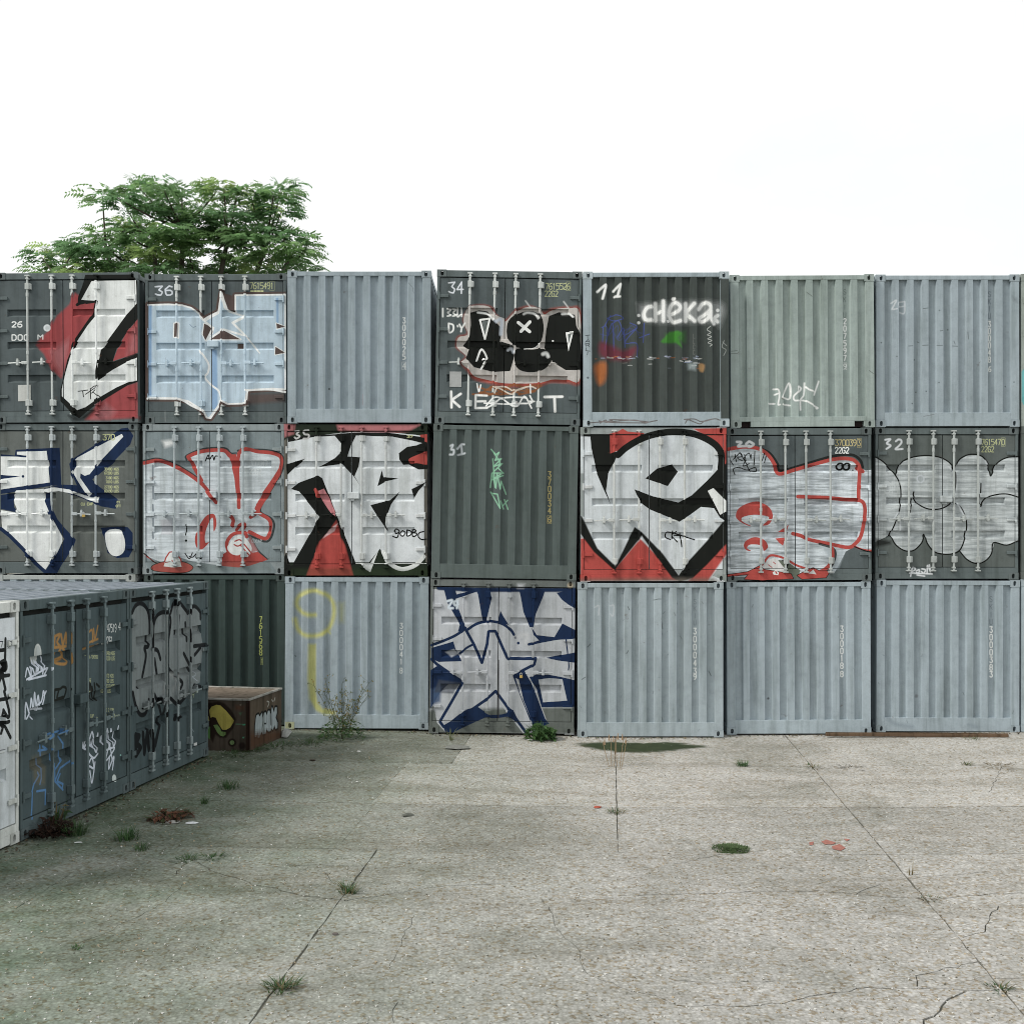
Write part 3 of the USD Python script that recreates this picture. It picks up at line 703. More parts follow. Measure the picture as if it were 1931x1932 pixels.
P = wall_paint('C2', DK, ZM[1])
fill = '968,246 1100,242 1190,248 1250,265 1298,300 1328,345 1358,325 1430,290 1440,215 1450,165 1468,225 1490,282 1540,300 1540,182 1868,178 1868,800 1780,795 1620,806 1610,892 1490,896 1446,872 1425,920 1378,990 1352,985 1330,940 1232,878 1160,862 968,860'
P.poly(fill, LB, outline=BR, ow=20)
P.line(fill, 11, WH, smooth=False, closed=False)
P.poly('972,250 992,250 990,845 972,840', (.20, .33, .52), soft=4, a=.7).poly('1385,540 1420,540 1425,930 1385,930', (.24, .38, .58), soft=4, a=.7).poly('1808,200 1824,200 1824,380 1808,380', (.26, .40, .60), soft=3, a=.7)
P.poly('1470,170 1535,190 1535,290 1490,275', BR).poly('1335,368 1398,395 1388,432 1342,476 1326,440', BR, outline=WH, ow=5).poly('1375,472 1462,412 1575,472', BR, outline=WH, ow=6)
P.poly('1140,368 1166,368 1164,460 1138,455', BR, outline=WH, ow=8).poly('1550,498 1590,498 1590,532 1550,532', BR).poly('1808,366 1868,388 1812,402', BR, outline=WH, ow=5).poly('1803,520 1866,560 1800,572', BR, outline=WH, ow=5)
P.poly('1625,830 1868,824 1868,880 1620,900', BR, soft=10, a=.6)
P.line('1340,350 1385,322 1428,300 1440,235 1449,165 1470,262 1495,285 1600,320 1520,362 1610,450 1462,406 1350,480 1392,398 1338,352', 13, WH, smooth=False)
P.line('1600,330 1530,365 1612,452 1660,520 1700,562|1612,452 1690,548', 7, WH, smooth=False)
P.line('1306,545 1340,590 1366,640 1360,690 1340,720 1380,770 1428,808 1446,862 1430,905 1375,985', 13, WH).line('1610,806 1760,800 1868,818', 14, WH).line('968,862 1080,858 1180,866 1250,905 1320,938', 14, WH)
P.line('1240,372 1262,392 1282,385', 3, (.15, .2, .3))
P.text('36', 1016, 124, 44, 58, 66, 10, (.62, .66, .72), tag='painted_number', jig=.05).text('7615491', 1636, 100, 19, 40, 22.5, 4.2, YS, boxed=True).text('22G2', 1640, 152, 17, 6, 22, 5, YS)
for x in (1080, 1300): P.line(f'{x},945 {x + 2},1010', 6, (.3, .33, .33), a=.5, soft=3)
wall('C2', 'dark grey door end with pale blue block letters and a star, marked 36', 1, DK, P, frame=DKF, lockbox=True, panel=DK)

P = wall_paint('C3', (.300, .357, .395), ZM[2])
P.text('300025', 762, 310, 15, 34, 45.5, 7, WS, down=True).text('4', 762, 596, 15, 34, 45, 5, WS, boxed=True)
P.line('800,95 830,130|825,130 832,160', 3, (.16, .18, .20)).dot(300, 758, 7, (.12, .14, .15)).line('512,790 512,860', 3, PK, a=.4)
wall('C3', 'pale blue grey blank corrugated end with number 300025 4 in the top row', 0, (.300, .357, .395), P, frame=(.315, .372, .408))

P = wall_paint('C4', DK, ZM[2])
GP = (.50, .475, .455)
P.poly('1160,270 1210,238 1310,245 1350,300 1405,330 1470,268 1560,242 1640,275 1700,258 1810,250 1878,290 1880,705 1790,725 1690,722 1600,750 1400,752 1300,728 1205,700 1165,650 1125,600 1155,555 1095,500 1105,435 1165,415 1140,330', (.34, .07, .05), smooth=True, soft=9, a=.75)
P.poly('1160,262 1205,240 1300,246 1345,298 1398,322 1408,338 1470,276 1560,247 1622,262 1650,292 1700,266 1805,256 1872,300 1876,690 1790,704 1700,702 1600,726 1400,728 1300,706 1210,682 1172,640 1128,600 1158,558 1100,500 1110,440 1168,420 1142,340', GP, smooth=True)
P.poly('1188,282 1240,268 1290,275 1336,336 1382,390 1366,470 1452,498 1458,560 1432,648 1330,655 1210,625 1158,570 1180,520 1140,490 1182,440 1190,360', K, outline=K, ow=2.5)
P.poly('1420,352 1470,298 1555,272 1622,300 1642,380 1622,470 1560,506 1482,498 1422,452', K, smooth=True, outline=K, ow=2.5)
P.poly('1478,512 1560,518 1650,515 1692,580 1642,640 1560,656 1492,640 1464,590', K, smooth=True, outline=K, ow=2.5)
P.poly('1680,305 1742,280 1838,300 1848,372 1872,420 1876,642 1782,642 1702,592 1652,505 1662,400', K, outline=K, ow=2.5)
P.line('1245,330 1306,322 1276,450 1245,330', 12, WH, smooth=False).poly('1258,340 1294,334 1276,420', (.13, .15, .15)).line('1222,590 1254,515 1288,570 1262,582|1250,640 1276,600', 12, WH).line('1485,346 1556,404|1558,342 1502,402', 20, WH)
P.poly('1782,408 1832,402 1800,528', WH).poly('1795,420 1818,416 1802,480', (.13, .15, .15)).line('1230,280 1290,290 1330,330', 12, WH, soft=3).line('1520,290 1545,280 1590,290 1612,320', 14, WH, soft=4, a=.8).line('1760,290 1800,290 1828,310', 12, WH, soft=3).line('1345,340 1380,330 1376,420', 20, (.55, .6, .68), soft=5, a=.9).line('1420,520 1440,508 1455,535', 16, (.6, .64, .7), soft=4).line('1640,545 1660,540 1672,560', 20, WH, soft=5, a=.9)
P.line('1520,512 1580,505 1615,482', 5, WH).dot(1702, 462, 6, WH).line('1530,210 1560,250|1770,215 1800,255', 6, WH, a=.5, soft=4)
P.scribble(1232, 735, 1585, 800, 4, 10, (.26, .10, .04), 5, soft=3).scribble(1340, 745, 1570, 800, 2, 9, (.66, .58, .50), 7).scribble(1310, 800, 1590, 885, 3, 10, WH, 8).line('1226,730 1238,780 1250,738', 9, WH).line('1560,735 1562,790', 8, WH)
P.line('1064,780 1066,880|1124,794 1068,832 1118,876', 15, WH, soft=2, smooth=False).line('1288,806 1218,802 1216,884 1290,882|1218,842 1280,840', 13, WH, soft=2, smooth=False).line('1650,814 1762,812|1712,814 1716,905', 16, WH, soft=2, smooth=False)
P.line('1012,258 1012,310|1040,260 1060,262 1044,284 1062,300 1040,306|1072,258 1092,262 1076,282 1094,300 1074,306|1104,256 1104,310 1130,290|1128,256 1130,308', 9, WH, soft=2, a=.85).line('1048,352 1052,408 1076,396 1076,362 1048,352|1104,366 1106,372|1116,358 1130,380 1150,350|1130,380 1126,404', 10, WH, soft=2, a=.9)
P.text('34', 1050, 95, 36, 66, 52, 9, (.66, .69, .74), tag='painted_number', jig=.05).text('761552', 1656, 100, 19, 38, 22.5, 4.2, YS).text('6', 1792, 100, 16, 38, 20, 4.2, YS, boxed=True).text('22G2', 1652, 148, 16, 36, 21.5, 4.2, YS)
wall('C4', 'dark grey door end with black bubble letters outlined in pink, marked 34', 1, DK, P, frame=DKF, lockbox=True, placard=(-.98, .62, .20, .26, (.36, .37, .37)))

P = wall_paint('C5', (.064, .076, .072), ZM[3])
P.poly('105,72 915,72 915,905 105,905', (.063, .075, .071)).poly('905,76 966,76 968,950 908,950', (.063, .075, .071))
P.line('136,152 186,112 192,112 168,198', 15, WH, soft=3, smooth=False).line('236,150 282,106 262,182 244,186 276,184', 14, WH, soft=3, smooth=False)
P.poly('390,240 440,225 900,215 905,370 860,350 640,355 430,340', (.5, .52, .53), smooth=True, soft=16, a=.22)
che = '482,246 446,256 426,296 442,330 484,330|500,226 502,334|548,214 548,338|502,290 548,276|584,300 640,276 654,246 618,222 590,262 590,310 616,344 656,336|690,226 690,336|742,228 698,286 744,338|772,262 800,226 836,232 846,262 812,296 776,320 790,340 826,322 848,270 850,320 868,352|892,300 872,318 890,340'
P.line(che, 26, WH, soft=5, a=.6).line(che, 19, WH).dot(614, 198, 12, WH, soft=3).dot(396, 300, 10, WH, soft=2).dot(396, 346, 10, WH, soft=2).dot(580, 338, 9, WH).dot(892, 268, 11, WH, soft=2)
BL = (.075, .10, .30)
P.line('196,320 250,300 300,318 250,336 196,320|162,380 190,370 200,420 180,520|172,378 168,470|200,430 232,350 240,520|232,350 270,340 300,420|262,440 300,380 310,500|300,430 384,378 340,350|384,380 310,470 384,480 384,560|180,370 220,300|400,440 462,420|430,350 424,470', 6, BL).scribble(170, 360, 380, 470, 2, 7, BL, 3, a=.35)
P.poly('150,470 230,490 290,520 380,500 360,560 300,590 160,560', (.16, .03, .05), smooth=True, soft=12, a=.6)
P.poly('532,468 590,405 640,400 664,415 638,440 668,505 622,470 548,476', (.06, .24, .04), soft=5).poly('560,420 690,400 690,470 600,470', (.06, .24, .04), soft=12, a=.35)
rng = random.Random(4)
for i in range(46):
    x = rng.uniform(115, 820)
    c = rng.choice([WH, (.4, .45, .6), (.4, .14, .05), (.3, .35, .4), (.5, .5, .45)])
    y = 566 + rng.uniform(-7, 10) if i < 36 else 578 + rng.uniform(0, 60)
    P.line(f'{x:.0f},{y:.0f} {x + rng.uniform(8, 42):.0f},{y + rng.uniform(-3, 3):.0f}', rng.uniform(3, 8), c, a=rng.uniform(.4, .9))
P.poly('122,610 190,600 188,700 150,740 125,680', (.42, .14, .045), smooth=True, soft=12, a=.7).poly('775,605 806,610 800,655 776,645', (.50, .30, .14), smooth=True, soft=5, a=.8).poly('700,600 760,600 750,650 705,640', (.3, .35, .36), soft=8, a=.5)
P.line('845,370 822,392 846,410 824,425 850,436 826,450 852,460 828,474 854,486 840,496', 4, (.5, .52, .5)).line('930,460 915,500 940,520 925,555|920,470 945,495', 4, (.28, .30, .29))
P.text('TARLI', 62, 428, 24, 20, 26, 4.5, (.05, .06, .07), down=True, tag='graffiti', jig=.12).dot(76, 694, 7, (.1, .12, .14)).text('LLCC', 734, 420, 12, 26, 34, 3, (.16, .17, .16), down=True)
P.scribble(120, 950, 470, 985, 3, 7, (.47, .385, .40), 6, a=.2).scribble(690, 950, 880, 985, 2, 7, (.47, .385, .40), 7, a=.2)
wall('C5', 'container end roller painted black inside its pale frame, white cheka tag, marked 11', 0, LT, P, frame=LTF, rail=LTF, panel=(.064, .076, .072), cast=(.40, .46, .49))

P = wall_paint('C6', (.315, .375, .36), ZM[3])
P.line('1212,846 1250,846|1240,755 1270,760 1276,800 1268,850 1280,852|1248,790 1278,780|1300,850 1345,856|1296,806 1340,716 1344,812 1300,806|1396,770 1366,800 1372,826 1410,824|1396,740 1400,770 1416,750 1400,735|1436,716 1432,790 1412,822 1412,884|1500,770 1462,758 1440,740|1412,824 1446,830 1520,872|1496,790 1526,705', 10, WH, soft=2, a=.9)
P.dot(1240, 846, 7, WH).dot(1514, 872, 9, WH)
P.text('SKIU', 1682, 130, 14, 30, 48, 4, (.13, .16, .15), down=True, a=.8).text('207597', 1682, 312, 15, 33, 46, 7, WS, down=True).text('9', 1682, 596, 15, 30, 46, 4.5, WS, boxed=True)
P.line('1445,150 1480,176|975,520 1012,516|975,534 1015,532|1836,640 1862,660', 4, (.14, .16, .15))
wall('C6', 'greenish grey blank corrugated end with a white scrawled tag near its foot', 0, (.315, .375, .36), P, frame=(.33, .39, .375), thin_sill=True)

P = wall_paint('C7', LT, ZM[4])
P.text('SKIU', 1704, 150, 15, 34, 48, 4.5, (.17, .20, .23), down=True).text('300048', 1704, 346, 15, 36, 47, 7, WS, down=True).text('6', 1706, 646, 15, 32, 46, 6, WS, down=True)
P.line('1062,228 1092,212 1066,268 1096,266|1152,216 1112,224 1116,250 1150,246|1152,214 1150,292 1116,288', 9, (.55, .59, .62), tag='painted_number', soft=2)
P.line('1172,512 1200,510|1264,508 1300,506|1360,508 1394,508|1460,512 1494,514|1236,482 1246,486|1380,412 1396,410|1562,420 1566,466|1268,266 1300,262|1470,480 1478,500', 6, (.12, .14, .15), a=.75)
for x, y in ((1226, 814), (1288, 810), (1375, 278), (1436, 402), (1372, 752), (1864, 750), (992, 490), (1095, 580), (1216, 600), (1816, 776), (1196, 890)): P.dot(x, y, 5, (.10, .12, .13), a=.8)
P.poly('1850,180 1880,200 1890,230 1860,215', (.2, .23, .25), soft=8, a=.5).line('1270,975 1340,962', 4, (.2, .22, .24))
wall('C7', 'pale grey dented blank end with number 300048 6, top row far right', 0, LT, P, frame=LTF)

P = wall_paint('C8', DKF, ZM[4])
P.poly('1915,690 1990,660 2060,760 2040,900 1960,930 1912,860', (.16, .42, .44), smooth=True)
wall('C8', 'grey door end with teal paint cut off by the right edge, top row', 1, (.33, .36, .33), P, frame=(.33, .37, .35))

# ---- middle row
P = wall_paint('M1', (.125, .138, .130), ZM[5])
P.poly('450,296 472,262 620,170 795,62 838,58 872,110 852,168 724,300 652,360 602,398 648,446 770,532 756,592 662,576 530,522 392,470 300,494 286,458 395,432 500,436 462,352', N)
P.poly('490,268 502,255 640,180 796,98 806,116 652,280 584,364 552,374 524,358 522,388 594,490 572,512 502,402 474,350 492,320', W)
P.poly('286,462 350,450 450,464 540,500 592,516 640,512 642,552 560,528 472,492 380,474 312,484 284,478', W)
P.poly('0,232 92,240 98,203 312,192 388,190 398,434 296,446 150,470 0,494 0,420', N)
P.poly('0,246 98,248 178,254 180,243 106,234 106,216 302,210 312,300 322,418 150,442 0,464', W).poly('0,368 130,378 60,388 0,396', N).dot(146, 378, 9, N)
P.poly('0,500 82,488 88,580 118,618 0,592', N)
P.poly('80,500 102,470 282,460 292,540 322,622 412,790 372,880 290,998 205,912 90,800 10,732 0,600 60,610 118,620 92,560', W)
P.poly('288,490 332,482 344,600 374,662 422,720 494,795 474,850 402,960 372,1016 284,1016 370,882 418,790 330,642 290,545', N)
P.line('0,722 60,770 140,850 230,950 300,1012', 24, N, smooth=False)
P.poly('648,716 760,708 835,712 868,750 868,862 842,910 765,916 702,882 682,782', N).poly('688,745 740,724 790,738 816,800 812,868 770,902 722,890 694,830', W, smooth=True)
P.text('370', 672, 102, 22, 36, 27, 6.5, YS).text('CU CAP', 528, 552, 11, 16, 13.5, 3.5, YS)
for i, s in enumerate(('30480 KGS', '67200 LBS', '3180 KGS', '7010 LBS', '27300 KGS', '60190 LBS')):
    P.text(s, 682 if i not in (2, 3) else 692, 322 + 26 * i + (6 if i > 1 else 0) + (8 if i > 3 else 0), 8, 16, 10.6, 3, YS)
P.text('M', 765, 540, 16, 14, 18, 3.5, YS).text('CFT', 758, 566, 9, 14, 11, 3, YS)
wall('M1', 'dark grey door end with white letters shadowed in navy, middle row far left', 1, (.125, .138, .130), P, frame=DKF, rods=(.47, .51, .52))

MB = (.22, .265, .28)
P = wall_paint('M2', MB, ZM[5])
S2 = (.64, .70, .74)
P.poly('943,292 1000,274 1080,286 1170,325 1260,380 1342,448 1240,262 1232,240 1330,204 1460,198 1510,232 1560,212 1700,208 1810,224 1848,262 1830,345 1750,480 1692,600 1692,626 1772,660 1782,712 1750,792 1640,762 1690,862 1740,922 1560,972 1450,962 1250,930 1160,900 1060,940 943,892', S2, streak=.35)
P.line('1000,300 1000,400|1002,440 1002,520|1000,560 1002,600|1002,650 1002,700|1000,740 1002,780', 12, (.14, .17, .2), smooth=False, a=.8)
P.line('943,272 1040,258 1160,302 1262,362 1335,425|1222,262 1225,236 1330,194 1470,188 1512,222 1552,222|1560,204 1700,198 1812,214 1862,262 1846,345 1766,480 1704,598 1780,652 1796,712 1752,802 1636,762 1650,790 1690,862 1750,918', 15, K, a=.85)
P.line('943,286 1040,270 1160,315 1262,376 1342,444 1415,545', 24, R).line('1320,400 1242,262 1240,240 1330,208 1462,202 1505,240', 24, R).line('1565,578 1566,222 1700,212 1806,226 1846,262 1828,350 1750,480 1680,585|1690,560 1690,605 1642,642', 24, R)
P.poly('1492,206 1520,228 1548,228 1574,580 1556,580 1535,380', R).line('1690,612 1764,658 1772,715 1742,782 1630,738', 24, R)
P.poly('1720,480 1790,380 1846,290 1846,350 1760,500 1700,600 1670,580', R)
P.poly('1412,640 1395,620 1352,632 1310,690 1278,770 1286,838 1325,852 1370,805 1345,808 1345,745 1372,670 1395,648 1400,735 1418,692', R, smooth=True).line('1500,622 1528,660 1520,700', 24, R).line('1545,726 1575,690 1605,688 1590,720', 20, R)
P.line('1500,880 1486,810 1530,752 1600,744 1618,770', 24, R).poly('1452,890 1500,860 1530,890 1600,880 1690,870 1755,922 1640,960 1560,972 1450,962 1455,930', R).poly('1640,770 1690,865 1640,880 1620,800', (.42, .2, .2), soft=6, a=.8)
P.poly('1500,820 1560,760 1620,790 1650,850 1620,905 1590,850 1570,890 1520,885 1490,850', W, smooth=True).line('1540,800 1570,790 1590,810 1560,832 1535,822|1580,830 1640,900|1600,820 1650,880', 9, R)
P.poly('1000,962 1080,935 1190,935 1262,968 1230,1000 1140,1005 1010,992', R, smooth=True, outline=K, ow=5).poly('1072,965 1090,910 1112,876 1145,872 1178,920 1190,968 1130,972', W, outline=R, ow=9).line('943,880 1000,930 1030,946', 8, K).poly('943,885 990,920 1030,945 960,905', R)
P.line('1085,940 1110,935|1125,925 1150,955', 6, R)
P.line('1345,272 1365,232 1372,262 1392,234 1402,266 1412,240 1446,246|1350,258 1380,255', 8, K).line('1212,880 1240,915 1260,876|1240,900 1262,905 1290,878 1284,910 1320,914|1300,880 1322,876|1300,896 1318,892', 7, K).dot(1218, 796, 8, K).line('1218,690 1216,760', 7, K)
P.text('300047', 1634, 268, 15, 36, 20, 4.5, (.66, .7, .72)).text('22G2', 1634, 324, 15, 36, 21, 4.5, (.66, .7, .72)).poly('1052,658 1128,658 1128,756 1052,756', (.46, .48, .51))
P.text('CUCAP', 1650, 790, 10, 18, 14, 3, (.36, .40, .42)).poly('1060,140 1120,132 1150,160 1080,185', WH, soft=10, a=.5)
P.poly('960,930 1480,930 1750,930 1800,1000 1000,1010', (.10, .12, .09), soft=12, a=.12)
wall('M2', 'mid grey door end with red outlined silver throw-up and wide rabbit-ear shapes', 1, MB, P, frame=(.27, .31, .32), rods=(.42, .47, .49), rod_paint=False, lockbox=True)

P = wall_paint('M3', (.64, .675, .70), ZM[6])
DG = (.016, .024, .015)
P.poly('10,10 930,10 930,100 860,86 700,70 460,66 230,86 40,100 10,130', DG).poly('10,885 930,885 930,985 10,985', DG)
P.poly('350,22 870,22 800,60 660,72 470,62 360,58', PK, soft=8).poly('15,15 90,20 80,80 20,100', PK, soft=5, a=.8).poly('870,85 925,78 925,135 880,120', R)
P.poly('40,100 230,84 340,80 460,70 660,70 860,94 900,104 900,140 840,124 700,96 470,88 438,150 415,220 495,225 486,282 460,345 500,410 455,345 380,266 300,276 230,287 335,232 378,190 380,140 335,90 200,98 44,130', K)
P.poly('30,270 150,234 85,290 36,338', K)
P.poly('60,425 110,385 232,340 258,358 332,545 400,720 468,890 470,900 80,975 76,890 240,600 112,440', K)
P.poly('222,440 268,422 300,480 335,560 346,600 300,560 240,470', (.55, .22, .24)).line('215,428 232,470', 22, R, smooth=False)
P.poly('346,622 300,690 240,758 205,860 190,890 155,978 455,978 400,780 375,730', R, soft=5).poly('355,640 330,690 262,735 300,680', (.6, .42, .42), soft=3)
P.poly('30,830 60,910 90,890 76,975 20,985 20,850', K)
P.poly('738,200 790,160 850,150 905,128 925,135 925,300 862,302 800,270 765,272 742,240', K, smooth=False).poly('800,238 850,212 925,190 925,268 852,262 812,264', R, smooth=True)
P.poly('632,306 642,350 738,358 660,376 604,408', K).poly('818,426 915,378 862,436 834,484', K).poly('560,526 680,495 745,440 690,522 660,602 656,642 672,694 600,590', K)
P.poly('548,890 620,800 648,850 690,905 760,945 840,920 905,850 905,985 545,985', DG).line('640,820 680,890 755,928 840,905 895,850', 26, W).poly('500,890 560,890 610,812 560,948 530,930', W).line('470,893 910,893', 6, W, smooth=False)
P.line('708,690 720,676 740,690 720,706 712,690|738,700 728,730 700,722|760,686 745,705 762,722 778,700 760,686|788,682 790,720 815,710 812,690 788,682|822,680 826,722 850,715 848,702 826,700 846,690 838,680 822,682|895,692 868,700 860,722 880,742 912,740', 8, K)
P.line('84,62 112,60 96,80 116,92 96,108 84,100|172,56 142,60 146,80 172,84 168,106 140,108', 11, (.5, .5, .5), tag='painted_number').text('37', 790, 88, 16, 14, 20, 4, YS)
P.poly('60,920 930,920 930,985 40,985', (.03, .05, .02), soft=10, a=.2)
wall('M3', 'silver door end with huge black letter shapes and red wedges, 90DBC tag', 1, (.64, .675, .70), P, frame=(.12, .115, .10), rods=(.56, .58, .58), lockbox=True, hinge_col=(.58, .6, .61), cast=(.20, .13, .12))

P = wall_paint('M4', (.090, .113, .110), ZM[6])
gr = (.30, .58, .40)
P.line('1315,180 1345,215 1365,200 1340,250 1380,240 1330,290 1385,270 1322,330 1388,330 1318,372 1390,345|1325,240 1340,420|1310,420 1320,330 1345,425 1352,330 1372,430 1378,380 1408,462|1312,448 1372,552 1355,462 1315,455|1375,505 1392,555|1384,540 1418,500|1398,495 1420,556|1330,200 1370,260 1360,300 1392,330', 8, gr, smooth=False, a=.85)
P.line('1060,160 1076,154 1066,182 1082,186 1078,212 1056,214|1104,178 1128,150 1146,150|1128,152 1132,206|1108,216 1150,206', 11, (.6, .64, .68), soft=3, tag='painted_number')
P.text('370034', 1672, 320, 17, 36, 45.5, 6, (.60, .50, .22), down=True).text('6', 1672, 604, 16, 34, 45, 5.5, (.60, .50, .22), boxed=True)
wall('M4', 'dark green grey blank end with pale green scrawl, marked 31', 0, (.090, .113, .110), P, frame=(.100, .124, .120))

P = wall_paint('M5', (.58, .62, .65), ZM[7])
P.poly('60,740 100,735 280,930 440,740 560,862 680,1000 60,1005', R, soft=4).poly('985,700 860,850 740,1008 860,1008 985,830', R, soft=5)
P.poly('240,85 300,68 330,50 360,68 465,78 445,118 350,165 250,210', R).poly('770,50 985,45 985,440 930,390 940,180 860,100', R, soft=3)
P.poly('66,96 130,84 250,85 252,205 312,190 240,330 226,440 258,528 215,440 160,312 130,150', K)
P.line('300,215 350,170 430,122 520,88 640,70 760,80 850,112 920,160 948,220 945,300', 42, K)
P.poly('66,98 128,100 134,170 170,330 66,330', (.58, .62, .65))
P.poly('472,362 545,300 640,273 677,318 612,410', K)
P.poly('403,430 520,474 682,512 762,468 860,375 930,300 985,262 985,640 940,608 902,548 820,540 752,590 685,634 620,606 500,556 440,512', K)
P.poly('862,440 898,422 985,510 978,568 940,590 900,510', W).poly('700,508 905,548 985,590 985,640 905,620 870,600', K, a=0)
P.poly('60,590 75,600 172,800 285,912 405,666 452,700 580,832 680,968 742,880 870,740 985,600 985,765 860,900 770,985 690,1008 640,985 560,880 450,722 300,908 282,940 150,822 60,702', K, soft=3)
P.line('632,700 605,700 600,730 630,745|642,692 640,740|665,695 640,720 672,760|655,718 700,720|690,705 700,790|640,700 780,746', 8, K)
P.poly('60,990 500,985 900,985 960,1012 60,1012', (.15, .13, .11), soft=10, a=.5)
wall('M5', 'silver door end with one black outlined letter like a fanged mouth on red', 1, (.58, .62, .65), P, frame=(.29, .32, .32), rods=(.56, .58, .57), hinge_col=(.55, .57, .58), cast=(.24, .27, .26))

P = wall_paint('M6', DK, ZM[7])
S6 = (.64, .70, .75)
P.poly('982,182 1060,166 1150,170 1220,196 1270,250 1305,330 1380,310 1500,270 1650,230 1770,228 1810,258 1822,290 1850,305 1885,300 1885,805 1780,782 1725,812 1690,880 1650,950 1540,962 1300,975 982,970', S6, streak=.7)
P.poly('1560,770 1650,790 1720,812 1680,920 1610,945 1640,870', (.40, .46, .50), soft=6, a=.5)
P.line('1140,152 1240,190 1296,262 1318,305 1420,280 1640,216 1760,206 1815,240 1830,285', 18, K, a=.9)
P.line('984,172 1080,157 1170,165 1236,205 1282,272 1306,326 1420,296 1640,236 1750,232 1796,258 1812,300 1806,400 1805,482', 23, R).line('1424,468 1600,474 1720,486 1812,492 1842,525 1842,600 1820,712 1785,762 1740,786 1640,768 1500,738 1440,712 1392,700', 23, R).line('1800,290 1830,310', 26, R).line('1770,776 1830,800 1885,806', 12, R).line('1780,782 1840,806 1885,816', 8, K)
P.poly('1040,605 1048,550 1100,515 1180,498 1245,535 1268,590 1245,640 1205,648 1238,615 1235,592 1150,582 1078,598 1080,625 1132,652 1100,645', R, smooth=True)
P.poly('1086,780 1100,745 1160,722 1215,740 1238,782 1212,808 1196,775 1130,768 1106,790 1132,808 1105,805', R, smooth=True)
P.poly('1298,690 1345,660 1368,645 1352,690', R).poly('1284,730 1345,725 1332,775 1310,760', R)
P.line('1560,764 1640,790 1660,830 1640,895 1600,930', 16, K, a=.9).line('1640,792 1640,860 1605,915 1530,955', 23, R)
P.line('1180,925 1212,880 1250,838 1300,842 1350,860 1420,900 1500,925', 14, R).poly('1300,865 1350,870 1400,905 1440,930 1420,985 1380,960 1340,920', (.13, .15, .12)).poly('1190,915 1240,868 1280,848 1310,880 1370,950 1280,935', (.62, .62, .62)).line('1330,868 1362,880 1350,925', 10, K)
P.poly('984,958 1110,940 1190,900 1210,925 1380,952 1395,982 1200,992 1090,985 1115,955 984,968', R, outline=K, ow=4).poly('1420,962 1480,930 1520,915 1560,935 1625,935 1600,975 1450,985', R, outline=K, ow=4).poly('1265,945 1285,928 1305,945 1300,960 1272,958', W).line('1285,938 1292,950', 9, R).poly('1490,950 1520,925 1540,955', (.6, .6, .6)).line('1240,895 1262,912|1270,878 1285,890', 5, R)
for x in (1690, 1732): P.dot(x, 280, 27, K, ry=26).dot(x, 280, 13, (.56, .62, .68))
P.dot(1774, 302, 5, K)
P.line('1030,205 1040,250|1020,235 1060,195 1075,215 1045,225 1080,245|1090,205 1100,245 1088,225 1118,195 1130,230 1132,205|1060,190 1130,310|1155,185 1150,270|1190,180 1186,240|1216,195 1200,245|1226,215 1215,255|1000,240 1020,270|1030,330 1020,295 1060,285 1110,300 1160,285 1165,310 1120,305|1095,240 1085,275 1120,262', 6, K)
P.line('1042,125 1070,128 1050,152 1076,152 1120,150|1120,122 1100,140 1120,156 1148,140 1120,122', 15, (.6, .62, .64), soft=2, tag='painted_number')
P.text('370039', 1658, 112, 19, 38, 22.5, 4.2, (.62, .52, .25)).text('3', 1800, 112, 16, 38, 20, 4.2, (.62, .52, .25), boxed=True).text('22G2', 1658, 160, 17, 36, 22.5, 6, WS)
wall('M6', 'dark grey door end with brushed silver shape outlined in red and mushroom caps, marked 20', 1, DK, P, frame=DKF, rods=(.42, .45, .445), rod_paint=False)

P = wall_paint('M7', (.105, .122, .118), ZM[8])
S7 = (.55, .595, .61)
bub = ['955,232 1010,265 1085,350 1125,430 1122,560 1095,660 1050,752 955,795', '1090,350 1130,270 1230,228 1350,228 1430,260 1478,318 1486,400 1462,520 1400,572 1320,582 1300,700 1280,745 1260,800 1210,850 1150,852 1090,812 1058,750 1110,600 1125,480',
       '1200,480 1470,520 1525,570 1555,660 1550,752 1510,850 1440,876 1350,862 1296,800 1278,745', '1480,330 1505,258 1570,220 1650,226 1700,280 1716,362 1755,280 1820,240 1895,234 1895,792 1820,816 1740,800 1722,870 1680,920 1620,936 1560,910 1508,850 1552,752 1556,640 1465,525']
for q in bub: P.poly(q, S7, streak=.55, outline=(.05, .06, .06), ow=3.0)
for q in bub: P.poly(q, S7, streak=.55)
P.line('955,235 1010,268 1085,350 1122,430 1120,560 1092,660 1050,752|1090,350 1135,265 1235,230 1350,230 1432,262 1478,320 1486,400 1464,520 1400,572 1310,578 1240,545 1208,490 1210,465|1465,525 1522,570 1556,660 1550,752 1512,850 1440,876 1350,862 1298,802 1282,745 1262,800 1210,850 1150,852 1090,812 1058,752|1480,330 1505,258 1570,220 1650,226 1700,280 1716,360 1755,280 1820,240 1895,232|1508,850 1560,910 1620,936 1680,920 1722,870 1735,800 1820,816 1895,788|1650,560 1690,505 1760,482 1830,480 1895,500|1652,410 1650,470|1640,480 1652,560|1200,510 1185,600', 9, K)
P.line('1110,600 1080,640|1120,660 1120,720|1440,300 1470,330|1500,545 1540,620|1680,260 1700,300|1580,240 1620,232', 10, (.62, .66, .7), a=.6, soft=3)
P.dot(1254, 380, 28, (.52, .56, .6)).dot(1254, 380, 18, (.38, .42, .44)).text('DMY', 1020, 398, 36, 74, 48, 8, (.52, .56, .57), tag='graffiti', a=.6)
